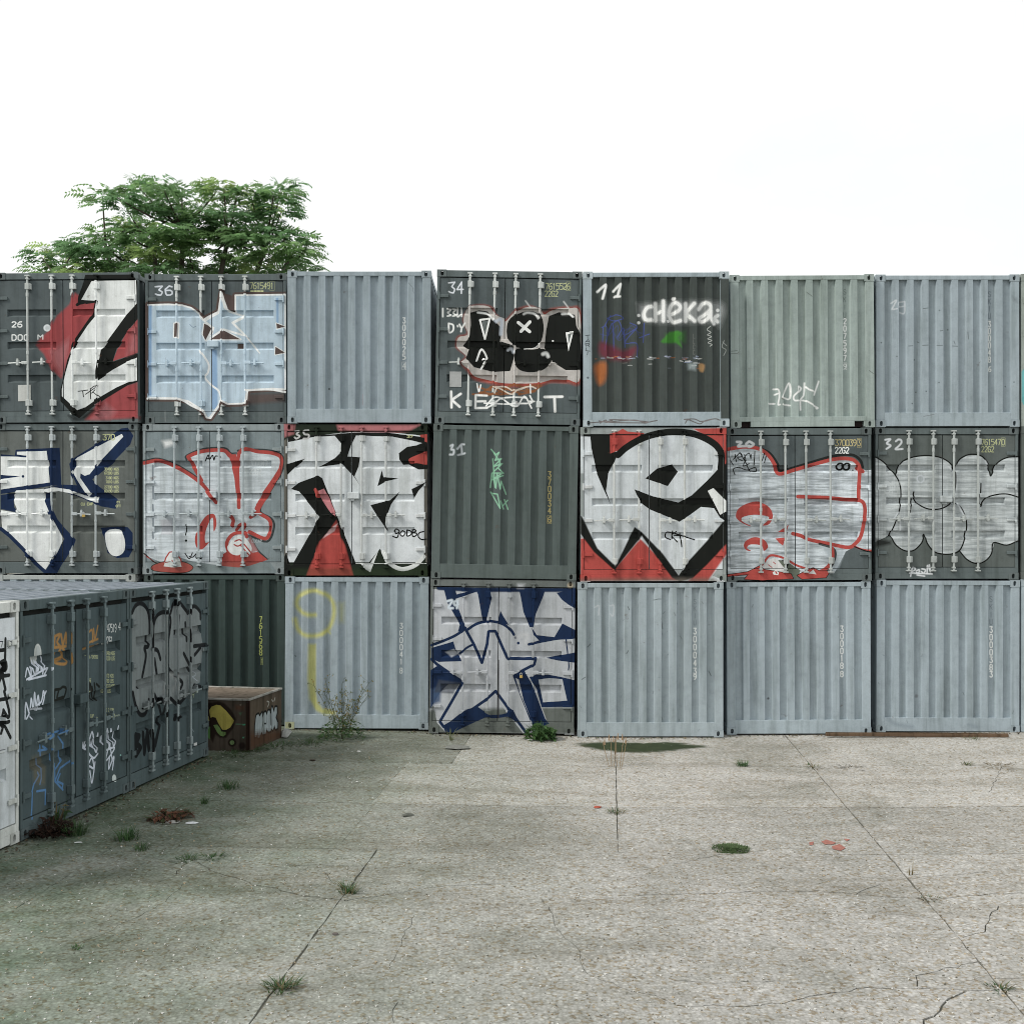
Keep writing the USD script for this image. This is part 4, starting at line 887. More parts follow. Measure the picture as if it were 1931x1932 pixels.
P.line('1022,122 1056,118 1032,145 1058,160 1030,182|1092,132 1108,120 1126,124 1128,142 1110,164 1090,184 1136,182', 12, (.6, .63, .66), soft=2, tag='painted_number')
P.text('761547', 1656, 118, 18, 38, 21.5, 4.2, YS).text('0', 1790, 118, 16, 38, 20, 4.2, YS, boxed=True).text('22G2', 1656, 166, 16, 36, 21.5, 4.2, YS)
P.line('1188,1020 1200,965 1220,975 1195,992 1216,1000|1225,985 1245,978 1240,1000 1225,995|1262,972 1285,978 1275,1000 1258,990|1296,1000 1300,950 1318,990 1312,945|1180,1000 1330,1005|1230,1012 1280,1020', 9, (.66, .69, .72), soft=2)
P.poly('955,770 1060,790 1060,810 955,830', K, soft=8, a=.6)
wall('M7', 'dark grey door end with brushed silver bubble letters in thin black line, marked 32', 1, (.105, .122, .118), P, frame=DKF, rods=(.42, .45, .445), rod_paint=False, lockbox=True)
wall('M8', 'dark container end barely showing at the right edge, middle row', 0, (.10, .115, .11), None, frame=(.10, .115, .11))

# ---- bottom row
P = wall_paint('B1', LT, ZM[9])
wall('B1', 'pale container end mostly hidden behind the grey roofs, bottom row far left', 0, LT, P, frame=(.42, .45, .44))
P = wall_paint('B2', (.044, .064, .060), ZM[10])
P.text('761568', 475, 346, 18, 42, 50.5, 7, (.56, .62, .20), down=True).text('1', 486, 668, 16, 36, 50, 4, (.50, .56, .22), boxed=True)
wall('B2', 'very dark green blank end with yellow number 761568 1 behind the rusty bin', 0, (.044, .064, .060), P, frame=(.054, .076, .071))

P = wall_paint('B3', LT, ZM[10])
yl = (.52, .52, .19)
P.line('905,318 860,318 800,292 764,240 778,180 830,145 895,132 960,150 1010,180 1044,230 1050,310 1022,400 970,455 900,478 830,470 775,430 752,350', 34, yl, soft=10, a=.62).line('800,170 860,140 920,132', 20, (.62, .62, .28), a=.6, soft=6)
P.poly('856,540 912,540 910,900 925,980 965,1030 1070,1052 1060,1078 985,1080 905,1040 862,960 850,800', yl, soft=9, a=.66).poly('1080,220 1130,220 1125,380 1085,380', yl, soft=14, a=.22).line('960,470 990,440 1020,460', 16, yl, a=.5, soft=6)
P.poly('680,1130 750,1130 750,1185 680,1180', (.5, .5, .28), a=.5, soft=3)
P.text('300041', 1550, 382, 20, 40, 54.5, 7, WS, down=True).text('8', 1550, 724, 18, 40, 54, 6, WS, down=True)
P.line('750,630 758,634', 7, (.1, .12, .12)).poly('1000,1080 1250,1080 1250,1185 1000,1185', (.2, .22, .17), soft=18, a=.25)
wall('B3', 'pale blue grey blank end with a faded yellow ring and stem, bottom row', 0, LT, P, frame=LTF)

SB = (.44, .46, .49)
P = wall_paint('B4', SB, ZM[11])
P.poly('40,850 100,850 960,830 970,1000 40,1000', (.13, .145, .135), soft=10).poly('60,20 965,20 965,95 60,95', (.14, .155, .15))
P.poly('75,96 965,96 965,820 770,830 730,700 700,690 790,930 700,985 640,1000 440,740 150,985 100,930 75,800', SB)
P.line('110,88 340,100 620,100 960,100', 26, N, soft=3, smooth=False)
P.poly('142,92 212,92 222,128 330,98 345,112 215,156 232,212 272,312 275,345 230,362 242,318 205,250 165,182', N)
P.poly('340,88 428,88 442,150 408,292 384,292 356,130', N).poly('608,88 772,110 762,142 716,252 700,332 678,332 640,240 620,132', N).poly('846,118 965,95 965,218 920,192 880,162', N)
P.line('66,445 130,422 200,392 250,362 278,338', 17, N).line('285,352 348,312 430,296 502,310 556,345 580,380', 17, N).poly('480,300 495,228 512,262 548,318 500,310', N).dot(590, 398, 8, N).dot(607, 432, 9, N)
P.line('272,335 330,440 380,555 412,440 422,358 465,358 500,440 540,528 640,530 716,528 706,566 640,600 582,636 620,740 690,915', 18, N, smooth=False)
P.line('655,990 560,860 466,732 400,790 270,880 142,955 118,922 190,800 258,680 180,620 100,565 66,532', 18, N, smooth=False)
P.poly('66,462 202,422 216,470 255,545 110,550 66,530', N).poly('150,490 205,470 235,500 190,520', SB, soft=4, a=.6).line('330,438 285,462 240,500', 14, N)
P.poly('60,600 112,568 258,662 255,692 170,690 120,740 60,840', N).poly('66,720 130,700 120,800 66,820', (.06, .10, .19), soft=8, a=.7)
P.poly('140,955 272,850 350,828 360,850 422,888 300,942 200,990 150,985', N).line('348,838 420,885 475,890 530,880 556,850', 20, N).poly('530,880 545,840 575,850 600,900 640,970 600,930', N)
P.poly('578,640 645,605 694,690 775,905 800,935 700,975 690,930 650,830 600,690', N).poly('590,650 610,660 640,790 680,890 700,950 660,985 640,930 690,915 615,740', SB)
P.poly('676,645 720,628 800,630 880,645 965,665 965,830 752,832 722,722', N).poly('732,660 800,650 882,658 912,792 762,802', SB)
P.line('672,440 740,424 840,405 965,395', 17, N, smooth=False).poly('690,332 722,382 832,395 882,310 965,352 965,392 840,414 742,422 702,380', N).poly('780,525 965,490 965,555 860,542', N).line('905,410 922,560 920,600', 8, N)
P.poly('80,740 110,660 250,680 200,750', (.05, .06, .08), a=.5, soft=5)
P.line('484,540 484,900', 8, (.03, .03, .035), smooth=False, a=.8)
P.line('166,170 196,166 172,210 200,214|228,168 206,176 212,196 230,190|228,168 224,214', 14, (.55, .62, .68), soft=3, tag='painted_number').poly('600,60 650,60 640,90 600,90', (.5, .52, .55), soft=8, a=.5).line('600,395 660,380 650,430', 26, (.55, .56, .58), soft=9, a=.5)
P.dot(930, 72, 16, (.50, .42, .30), soft=6, a=.7)
wall('B4', 'grey door end with navy outlined letters and star, green plant at its foot', 1, SB, P, frame=(.135, .15, .143), rods=(.45, .47, .48), handles=(1, 1, 1, 1))

def scuffs(P, seed, x0, y0, x1, y1, n, col=(.13, .15, .16)):
    rng = random.Random(seed)
    for i in range(n):
        x, y = rng.uniform(x0, x1), rng.uniform(y0, y1)
        P.line(f'{x:.0f},{y:.0f} {x + rng.uniform(-14, 14):.0f},{y + rng.uniform(-20, 20):.0f}', rng.uniform(2, 6), col, a=rng.uniform(.3, .75))
P = wall_paint('B5', (.322, .376, .405), ZM[11])
P.text('SKIU', 1707, 160, 15, 30, 44, 4, (.20, .23, .25), down=True, a=.8).text('300043', 1706, 342, 16, 36, 50, 7, WS, down=True).text('9', 1706, 630, 16, 32, 50, 7, WS, down=True)
P.line('1455,165 1480,158 1500,158|1505,300 1512,345|1005,660 1028,645|1042,460 1060,440|1284,500 1296,480|1800,610 1815,640|1292,205 1302,225', 5, (.12, .14, .15)).line('1086,210 1112,200 1110,258|1182,200 1205,200 1200,262 1182,250', 9, (.5, .53, .56), a=.6, tag='painted_number')
scuffs(P, 3, 990, 100, 1870, 980, 26)
wall('B5', 'pale grey scuffed blank end with number 300043 9 behind the mossy damp patch', 0, (.322, .376, .405), P, frame=(.335, .39, .418))
P = wall_paint('B6', LT, ZM[12])
P.text('300018', 787, 326, 16, 36, 46.5, 7, WS, down=True).text('8', 787, 612, 16, 34, 46, 7, WS, down=True)
P.dot(332, 783, 7, (.1, .11, .12)); scuffs(P, 4, 90, 100, 940, 960, 8)
wall('B6', 'pale grey blank end with number 300018 8, bottom row left of the steel bar', 0, LT, P, frame=LTF)
P = wall_paint('B7', (.305, .362, .397), ZM[12])
P.text('SKIU', 1725, 136, 15, 34, 48, 4.5, (.17, .20, .22), down=True, a=.85).text('300038', 1725, 326, 16, 36, 47.5, 7, WS, down=True).text('3', 1725, 608, 16, 34, 46, 7, WS, down=True)
P.dot(1265, 762, 10, (.2, .22, .24), soft=4).line('1075,900 1130,935 1230,950|1590,940 1640,955', 18, (.2, .24, .28), soft=9, a=.4); scuffs(P, 5, 1020, 100, 1880, 960, 10)
wall('B7', 'pale grey blank end with number 300038 3 above the long steel bar', 0, (.305, .362, .397), P, frame=(.315, .372, .408))
wall('B8', 'pale container end barely showing at the right edge, bottom row', 0, LT, None, frame=LTF)
# ---------------------------------------------------------------- the row of three along the left, doors to the yard
DIRA = math.radians(90 - 8.95)
dx, dy = math.cos(DIRA), math.sin(DIRA)
G1N = np.array([-5.285, 12.53])
def row_paint(near, base, zoom, bulge, z0=.087):
    """Maps photograph pixels onto the door plane through 'near' running along the row."""
    def to_local(px, py):
        r = (px - CXP) / FP                       # X = r Y on that ray
        t = (r * near[1] - near[0]) / (dx - r * dy)
        y = near[1] + t * dy
        return t - HW, EYE - (py - HP) * y / FP - z0
    P = Paint(base, to_local, zoom); P.bulge = bulge
    return P
def row(near, label, base, P, **kw):
    c = near + np.array([dx, dy]) * HW
    return container(label, (c[0], c[1], .087), math.degrees(DIRA), 0.0, 1, base, P, 'shipping containers in a row along the left', **kw)
GW = (.22, .25, .285); GR = (.062, .086, .092); GRF = (.076, .102, .107)
G2N = G1N + np.array([dx, dy]) * 2.452
G0N = G1N - np.array([dx, dy]) * 2.462
P = row_paint(G0N, (.62, .66, .69), ZM[9], .0022)
bk = (.012, .014, .014)
P.line('0,520 40,515|45,440 42,600|0,610 40,590 52,640 20,680 0,650|0,700 70,690|25,700 45,790|20,690 0,740|0,860 60,850|36,800 70,940 62,980 30,930|30,940 10,1020|10,1030 70,1010|35,1030 80,1120|30,1040 15,1090', 19, bk)
P.text('7', 8, 458, 20, 40, 26, 5, (.06, .07, .08)).text('3', 60, 458, 14, 40, 20, 4, (.06, .07, .08), boxed=True).line('0,1370 10,1400 2,1430', 5, (.1, .11, .14)).line('0,1210 45,1200', 4, (.15, .16, .18))
row(G0N, 'white container cut off by the left edge with black vertical tag', (.62, .66, .69), P, frame=(.60, .62, .60), rods=(.55, .57, .57), roof=GW, door_top=2.415, seam=.016)

P = row_paint(G1N, GR, ZM[9], .0023)
TG = (.62, .67, .76)
P.dot(267, 545, 26, (.50, .53, .52), ry=73, tag='sticker').dot(267, 545, 16, (.42, .46, .46), ry=58, tag='sticker')
P.line('182,700 196,640 220,700 222,620 250,690 262,610 268,660 285,600 290,650|190,720 330,640|255,590 262,660|270,590 300,650|316,560 322,590 300,680|205,720 325,690|310,690 335,640', 10, TG).line('180,990 185,880 210,950 222,850 236,930 245,810 255,900 270,830 280,930|255,900 292,870 305,800 312,840 290,930|310,830 325,800|190,990 230,930 325,920|230,990 240,950', 10, TG)
orc = (.36, .20, .07)
P.line('385,420 380,500|388,420 420,410 400,460 420,490|428,410 440,480 460,400 462,470|380,500 460,490|400,560 430,500 460,560 385,600 460,610 462,540', 15, orc, a=.8, soft=2).line('610,380 605,450|612,400 640,380 645,460|650,370 660,440 680,350|605,470 680,440|605,510 680,480', 12, orc, a=.8, soft=2)
P.line('385,790 378,860|385,790 420,785 440,770 462,785 440,850 385,865|410,800 400,850 440,840', 14, K).line('618,735 625,800|625,740 645,830|640,770 655,860|655,745 672,860 688,800|670,750 690,770', 14, K)
bl = (.10, .22, .42)
P.line('225,1500 240,1440 275,1380 265,1360|230,1500 222,1680|260,1490 320,1480 318,1580|280,1170 292,1400 282,1440|270,1210 330,1200 300,1180|320,1100 430,1070 420,1085|350,1090 300,1130|375,1170 385,1420 440,1480|405,1110 440,1160 438,1260 385,1340|385,1420 420,1330 460,1300 490,1280 512,1300|420,1370 400,1420 440,1440 435,1470', 11, bl, smooth=False, a=.9).poly('225,1250 330,1220 320,1450 240,1440', (.16, .13, .07), soft=10, a=.2)
P.line('610,1100 605,1200 640,1080 660,1180 680,1090 670,1220 640,1160 610,1210 650,1260 680,1230|615,1300 640,1260 650,1330 610,1320 605,1440|625,1350 640,1430 660,1290', 11, TG).line('730,1050 722,1180 745,1060 760,1200 770,1060 790,1180 822,1040|725,1210 795,1190 735,1280 760,1180 780,1280|760,1260 755,1335 790,1250 780,1340', 11, TG).dot(792, 1400, 15, (.6, .66, .66), ry=26, tag='sticker').dot(836, 1240, 5, (.3, .55, .5))
P.text('747519', 731, 338, 9.5, 54, 13.2, 3.6, WS).text('4', 822, 326, 14, 54, 18, 3.4, WS).text('22G1', 731, 425, 9, 50, 13.5, 3.6, WS)
for y, s in ((525, '30480 KGS'), (560, '67200 LBS'), (680, '2170 KGS'), (715, '4780 LBS'), (750, '28310 KGS'), (785, '62410 LBS'), (915, '33.2 CUM'), (955, '1170 CFT')): P.text(s, 729, y + 2, 5.4, 24, 7.6, 2.3, YS)
for x, y, s in ((606, 552, 'MAX GROSS'), (604, 800, 'NET'), (602, 715, 'TARE'), (604, 960, 'CU CAP')): P.text(s, x, y, 6, 22, 8.4, 2.2, YS)
row(G1N, 'dark blue grey container covered in thin tags, number 747519 4, between white and silver-tagged ones', GR, P, frame=GRF, rods=(.14, .18, .19), roof=GW, door_top=2.415, seam=.016, hinge_col=GRF, lockbox=True)

P = row_paint(G2N, GR, ZM[9], .0023)
sg = (.19, .215, .22)
P.poly('912,250 960,205 1010,230 1040,320 1060,290 1110,250 1160,260 1200,190 1260,200 1300,245 1350,215 1385,260 1390,420 1400,480 1380,740 1340,760 1300,830 1230,870 1150,900 1080,870 1000,940 960,960 930,900 915,800', sg)
lk = (.005, .006, .007)
P.line('915,260 940,210 980,195 1020,240 1035,330 1030,480 1000,500 1010,560 985,700|1055,400 1075,300 1110,262 1150,262 1180,320 1150,560 1170,650 1220,700|1180,260 1200,195 1240,190 1290,250 1300,260 1340,215 1380,250 1385,300|1240,280 1230,400|1050,510 1090,520 1110,580|1070,580 1085,690|1150,640 1165,690|920,810 940,900 970,960 1010,950 1030,860|955,740 960,770|1060,800 1100,900 1120,970 1150,890|1180,850 1230,890 1280,840|1210,700 1260,740 1250,780|1340,490 1420,480|1385,500 1345,550|1270,540 1310,620 1330,660|1340,760 1385,770|1280,330 1290,450', 26, lk)
P.line('1130,800 1170,690 1220,720 1200,790', 30, (.28, .30, .30), soft=8, a=.6).line('1345,640 1350,690 1330,700 1365,730', 4, (.4, .45, .5))
P.line('940,1100 942,1240|940,1100 965,1110 945,1160 975,1190 945,1240|990,1090 1000,1230 1020,1070 1030,1200|1040,1080 1075,1170 1110,1000|1070,1170 1062,1210|1150,990 1160,1130|1205,990 1255,965|1232,980 1232,1130', 34, lk, smooth=False)
P.text('30', 1312, 800, 12, 22, 18, 3.5, (.4, .45, .3)).text('67', 1312, 826, 12, 22, 18, 3.5, (.4, .45, .3)).poly('1340,1158 1362,1152 1362,1172 1340,1176', (.6, .62, .62)).line('1320,970 1325,1050 1340,1080', 3, (.3, .36, .4))
P.text('II', 905, 1430, 12, 36, 14, 8, (.06, .06, .05), tag='graffiti')
row(G2N, 'dark grey container with black outlined silver throw-up above black BUYIT, beside the rusty bin', GR, P, frame=GRF, rods=(.26, .31, .32), roof=GW, door_top=2.415, seam=.016, hinge_col=GRF)

# ---------------------------------------------------------------- rusty open bin
bx = np.array([-4.00, 17.72]); ba = math.radians(79.2)
t = thing('steel_bin', 'rusty flat topped steel bin with yellow splash, beside the grey containers', 'bin', (bx[0], bx[1], .05), math.degrees(ba) - 90)
RU = (.078, .062, .049); BW, BD, BH = 1.9, 1.30, .79
def bin_px(side):
    def f(px, py):
        r = (px - CXP) / FP
        c, s = math.cos(ba - math.pi / 2), math.sin(ba - math.pi / 2)
        if side == 'front': d = np.array([c, s])
        else: d = np.array([-s, c])
        tt = (r * bx[1] - bx[0]) / (d[0] - r * d[1]); y = bx[1] + tt * d[1]
        return tt, EYE - (py - HP) * y / FP - .05
    return f
class BinPaint(Paint): pass
Pf = Paint(RU, bin_px('front'), ZM[13]); Pf.regions = [(sbox(-BW - .1, -.1, .1, 1.0), None, None, 0.0)]
Pf.poly('205,600 300,600 440,570 560,610 700,740 800,930 740,1120 600,1300 480,1310 380,1240 330,1400 270,1300 215,1310 200,1000', (.022, .014, .010), soft=14)
Pf.poly('255,760 300,680 400,640 480,650 600,760 700,880 755,950 745,1000 680,1100 600,1145 530,1150 480,1080 430,990 390,900 330,885 280,900', (.46, .40, .10)).poly('340,1050 420,1040 480,1120 500,1180 590,1190 590,1240 545,1280 480,1265 420,1200', (.16, .26, .09)).poly('200,850 245,870 260,960 205,990', (.34, .32, .12)).poly('205,1080 270,1090 270,1330 205,1290', (.10, .24, .07), soft=10)
Pf.dot(720, 1405, 85, (.022, .014, .010), soft=8).dot(720, 1405, 46, (.18, .27, .12)).dot(920, 1470, 70, (.03, .018, .015), soft=14).poly('930,1030 985,1025 990,1050 940,1060', (.08, .34, .20)).line('800,1030 930,1035', 20, (.10, .2, .12), a=.6, soft=5).poly('925,1290 975,1285 960,1320 930,1315', (.12, .36, .24)).poly('850,800 930,790 890,860', (.08, .13, .08), soft=8, a=.7).poly('860,640 910,620 900,670', (.2, .17, .14)).poly('780,640 980,660 960,760 780,740', (.11, .055, .035), soft=20, a=.5)
Ps = Paint(RU, bin_px('side'), ZM[13]); Ps.regions = [(sbox(-.1, -.1, BD + .1, 1.0), None, None, 0.0)]
Ps.poly('1075,560 1715,330 1715,900 1075,1150', (.105, .082, .06), soft=30, a=.8)
lets = ['1180,1290 1185,1050 1210,860 1250,830 1280,880 1300,840 1330,800 1335,960 1320,1180 1270,1310 1235,1300 1240,1180 1210,1290', '1340,900 1370,800 1400,790 1425,860 1420,1000 1425,1080 1400,1220 1340,1240 1320,1180 1340,1060', '1430,820 1450,760 1480,760 1500,830 1500,1040 1515,1080 1500,1170 1450,1180 1425,1140', '1510,760 1530,680 1570,800 1590,690 1625,690 1630,800 1600,900 1640,1000 1635,1110 1600,1130 1575,1050 1545,1150 1520,1120 1520,1000']
for q in lets: Ps.poly(q, K, outline=K, ow=22)
for q in lets: Ps.poly(q, (.36, .41, .43))
Ps.dot(1390, 1020, 20, K).line('1430,570 1470,590 1440,680|1520,530 1540,570|1570,560 1590,500', 14, (.5, .5, .46), a=.8).poly('1080,1200 1700,1150 1700,1320 1080,1560', (.09, .045, .025), soft=30, a=.6)
def side_cut(mesh, P):      # the right side: cut in its own plane, then turned
    return cut(*mesh, P, RU)
v, f = quads([[(-BW, 0, 0), (0, 0, 0), (0, 0, BH), (-BW, 0, BH)]])
put_painted(t, 'front_panel', (v, f), Pf.freeze(), RU, 'rusty_plate')
out = cut(*quads([[(0, 0, 0), (BD, 0, 0), (BD, 0, BH), (0, 0, BH)]]), Ps.freeze(), RU)
sp = None
for tg in [None] + sorted(k for k in out if k):
    v, f, c, s = out[tg]; v2 = np.c_[-v[:, 1], v[:, 0], v[:, 2]]
    r = put(sp or t, tg[0] if tg else 'side_panel', v2, f, 'rusty_plate', c, s); sp = sp or r
put(t, 'lid', *boxm(-BW, -.03, .03, BD - .03, BH - .02, BH + .012), 'rusty_plate', (.20, .162, .13), 0.0)  # paler than the sides: skylight on the flat top is put into its colour
put(t, 'back_panel', *boxm(-BW, -.002, BD - .004, BD, 0, BH - .002), 'rusty_plate', RU, 0.0)
put(t, 'end_panel', *boxm(-BW - .004, -BW, 0, BD, 0, BH - .002), 'rusty_plate', RU, 0.0)
for b in ((-BW - .01, .012, -.012, .032, BH, BH + .028), (-BW - .01, .012, BD - .032, BD + .012, BH, BH + .028), (-.032, .012, .032, BD - .032, BH, BH + .028), (-BW - .01, -BW + .03, .032, BD - .032, BH, BH + .028)):
    put(t, 'rim', *bevelbox(*b), 'rusty_plate', (.36, .35, .33), 0.0)
put(t, 'corner_angle', *join(boxm(-.045, .006, -.006, -.001, .0, BH), boxm(.001, .006, -.006, .04, .0, BH)), 'rusty_plate', (.035, .018, .012), 0.0)

# ---------------------------------------------------------------- padlocks hanging on two of the door handles
def padlock(k, zx, zy, zoom, label):
    a, b = FIT[k]; ox, oy, kk = zoom
    w = ((ox + zx * kk + 1j * (oy + zy * kk)) - a) / b
    x, y, z, ph = PLACE[k]
    t = thing('padlock', label, 'padlock', (x + w.real, y - .095, z - w.imag - .04), 0, 0, None)
    put(t, 'lock_body', *bevelbox(-.026, .026, -.012, .012, 0, .045, .005), 'brass', (.55, .38, .12), 0.0)
    ps = [(-.016, 0, .04), (-.016, 0, .07), (-.008, 0, .083), (.008, 0, .083), (.016, 0, .07), (.016, 0, .04)]
    put(t, 'shackle', *join(*[cyl(p, q, .005, 6) for p, q in zip(ps, ps[1:])]), 'galvanised_steel', (.5, .5, .5), 0.0)
padlock('M1', 560, 632, ZM[5], 'brass padlock hanging on the door handle below the navy shadowed letters')
padlock('B4', 628, 632, ZM[11], 'brass padlock hanging on the door handle beside the navy star')
# ---------------------------------------------------------------- the yard: dirt underneath, concrete slabs with open joints and cracks
gx = [a for a, _ in GX]
gv, gf = [], []
ys = [-300, -20, 0, 10, 20, 40, 300]
for y in ys:
    for x in gx: gv.append((x, y, ground_z(x) - .036))
n = len(gx)
for j in range(len(ys) - 1):
    for i in range(n - 1): gf.append([j * n + i, j * n + i + 1, (j + 1) * n + i + 1, (j + 1) * n + i])
ground = put('/World', 'ground', gv, gf, 'joint_dirt')
tag(stage.GetPrimAtPath(ground), 'dark dirt under and between the concrete slabs', 'ground', kind='structure')

def zp(k, s):
    ox, oy, kk = {6: (0, 2700, .94459), 7: (1824, 2700, .94407)}[k]
    return [on_ground(ox + x * kk, oy + y * kk)[:2] for x, y in pts(s)]
CRACKS = [(6, '0,485 90,462 250,452 400,430 480,415 560,400 700,388 830,385 960,395 1100,410 1200,405 1350,410', .009), (6, '700,400 660,440 620,462 540,490', .009), (6, '740,395 800,425 860,447 960,480 1040,497 1120,520 1220,533 1310,542', .016),
          (6, '1310,542 1450,520 1600,495 1750,485 1931,478', .009), (6, '1090,402 1180,435 1240,440 1262,480 1310,500 1330,520', .009), (6, '1560,600 1500,720 1470,800', .006), (6, '1510,930 1490,960 1485,1004', .009), (6, '300,700 420,650 600,560 700,470', .007),
          (7, '400,530 560,525 660,520 760,522 900,515 1010,517 1150,510 1300,520 1450,530 1570,535 1700,525 1931,510', .009), (7, '1290,520 1340,500 1390,480', .009), (7, '110,540 130,570 170,640 200,690 250,740 285,825', .009), (7, '285,825 370,862 450,890 530,905 590,930', .009),
          (7, '590,930 620,945 760,945 880,950 1060,935 1120,912 1220,900 1350,880 1540,875 1700,882 1830,880', .009), (7, '1830,560 1800,612 1780,660 1700,680', .009), (7, '1530,870 1530,830 1640,800 1770,770', .009), (7, '1700,882 1640,920 1610,962 1560,1004 1540,1060', .014),
          (7, '910,625 1060,632 1200,625', .006), (7, '1500,455 1700,440 1790,432', .008), (7, '620,410 760,380 980,350 1200,345', .008), (7, '1800,130 1850,35 1931,80', .009), (7, '600,850 700,860 1000,858 1200,870', .006), (7, '1380,590 1500,600 1640,615', .007), (7, '1931,830 1830,835', .008), (7, '1931,620 1700,600', .006)]
rng = random.Random(11)
crack_shapes = []
for z, s, w in CRACKS:
    p = zp(z, s); q = []
    for (x0, y0), (x1, y1) in zip(p, p[1:]):
        L = math.hypot(x1 - x0, y1 - y0); m = max(1, int(L / .09))
        for i in range(m):
            u = i / m; q.append((x0 + (x1 - x0) * u + rng.uniform(-.022, .022), y0 + (y1 - y0) * u + rng.uniform(-.022, .022)))
    q.append(p[-1])
    for a, b in zip(q, q[1:]):
        crack_shapes.append(LineString([a, b]).buffer(w * (.30 + .5 * abs(a[0] - b[0]) / (math.hypot(a[0] - b[0], a[1] - b[1]) + 1e-9)) * rng.uniform(.55, 1.35), quad_segs=1))
cracks = unary_union(crack_shapes)
yard = UsdGeom.Xform.Define(stage, '/World/concrete_yard'); tag(yard, 'cracked pale concrete slabs of the yard', 'yard', kind='structure')
tones = random.Random(5)
STRONG = {**{(j, -1.56): .0075 for j in (0, 1, 2)}, **{(j, 3.886): .0075 for j in range(6)}, (4, 1.01): .0065, (3, 1.01): .004, (5, 1.01): .004, (5, -1.4): .004}
for j in range(len(rows_y) - 1):
    y0, y1 = rows_y[j], rows_y[j + 1]
    for a, b in zip(cols[j], cols[j][1:]):
        ea, eb = (STRONG.get((j, q), .0015) for q in (a, b))
        x00, x01, x10, x11 = jx(a, y0) + ea, jx(b, y0) - eb, jx(a, y1) + ea, jx(b, y1) - eb
        ey = .004 if j in (1, 2) else .009
        def edge(p, q, amp):
            L = math.hypot(q[0] - p[0], q[1] - p[1]); m = max(2, int(L / .16))
            return [(p[0] + (q[0] - p[0]) * i / m + tones.uniform(-amp, amp), p[1] + (q[1] - p[1]) * i / m + tones.uniform(-amp, amp)) for i in range(m)]
        amp = .0045 if j >= 3 else .009
        q = Polygon(edge((x00, y0 + ey), (x01, y0 + ey), .004) + edge((x01, y0 + ey), (x11, y1 - ey), amp) + edge((x11, y1 - ey), (x10, y1 - ey), .004) + edge((x10, y1 - ey), (x00, y0 + ey), amp)).buffer(0)
        q = q.difference(cracks)
        mx, my = (a + b) / 2, (y0 + y1) / 2
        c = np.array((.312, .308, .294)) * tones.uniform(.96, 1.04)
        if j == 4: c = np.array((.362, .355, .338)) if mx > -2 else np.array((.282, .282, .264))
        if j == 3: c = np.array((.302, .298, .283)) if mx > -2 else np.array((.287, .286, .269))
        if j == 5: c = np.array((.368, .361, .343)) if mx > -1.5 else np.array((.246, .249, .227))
        sl, of = next((p[4], p[5]) for p in PLANES if p[0] == y0 and p[2] == a)
        vs, fs, o = [], [], 0
        for g in getattr(q, 'geoms', [q]):
            if g.area < .002: continue
            m = trimesh.creation.extrude_polygon(g, .05, engine='earcut')
            vv = np.array(m.vertices); vv[:, 2] += sl * vv[:, 0] + of - .05
            vs.append(vv); fs.append(np.array(m.faces) + o); o += len(vv)
        if not vs: continue
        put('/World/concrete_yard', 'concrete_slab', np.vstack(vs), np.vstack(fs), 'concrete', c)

# earth packed into the joints, a little below each slab's top
dq = []
for k, (y0, y1, a, b, sl, of) in enumerate(PLANES):
    g = .04; dz = .011 + .0009 * (k % 7)
    dq.append([(x, y, sl * x + of - dz) for x, y in ((jx(a, y0) - g, y0 - g), (jx(b, y0) + g, y0 - g), (jx(b, y1) + g, y1 + g), (jx(a, y1) - g, y1 + g))])
v, f = quads(dq); q = put('/World/concrete_yard', 'joint_earth', v, f, 'joint_dirt')

# damp mossy patch in front of the wall
def ground_sheet(name, label, cat, ring, mat, col, lift=.005, kind=None):
    p = Polygon(ring).buffer(0)
    v2, f = trimesh.creation.triangulate_polygon(p, engine='earcut')
    v = np.array([(x, y, surf_z(x, y) + lift + .002) for x, y in v2])
    q = put('/World', numbered('/World', name).split('/')[-1], v, f, mat, col)
    tag(stage.GetPrimAtPath(q), label, cat, kind=kind)
def moss_fan(name, label, cat, ring, mat, col, kind):
    c = np.mean(np.array(ring), 0); V, S = [(c[0], c[1], 0)], [1.0]; n = len(ring)
    for u in (.5, .8, 1.12):
        for x, y in ring: V.append((c[0] + (x - c[0]) * u, c[1] + (y - c[1]) * u, 0)); S.append(max(0.0, (1.12 - u) / .62 * .85))
    V = [(x, y, surf_z(x, y) + .006) for x, y, _ in V]; Fc = [[0, 1 + i, 1 + (i + 1) % n] for i in range(n)]
    for k in range(2):
        for i in range(n):
            a, b = 1 + k * n + i, 1 + k * n + (i + 1) % n; Fc += [[a, a + n, b + n], [a, b + n, b]]
    q = put('/World', name, V, Fc, mat, col, S); tag(stage.GetPrimAtPath(q), label, cat, kind=kind)
ring = [at1931(x, y)[:2] for x, y in smooth_ring([(1088, 1404), (1150, 1401), (1215, 1404), (1275, 1403), (1330, 1411), (1290, 1416), (1240, 1421), (1170, 1420), (1120, 1414)])]
rr = random.Random(8); ring = [(x + rr.uniform(-.03, .03), y + rr.uniform(-.03, .03)) for x, y in ring]
moss_fan('moss_patch', 'dark green damp moss patch on the concrete before the scuffed pale container', 'moss', ring, 'damp_moss', (.1, .1, .1), kind='stuff')
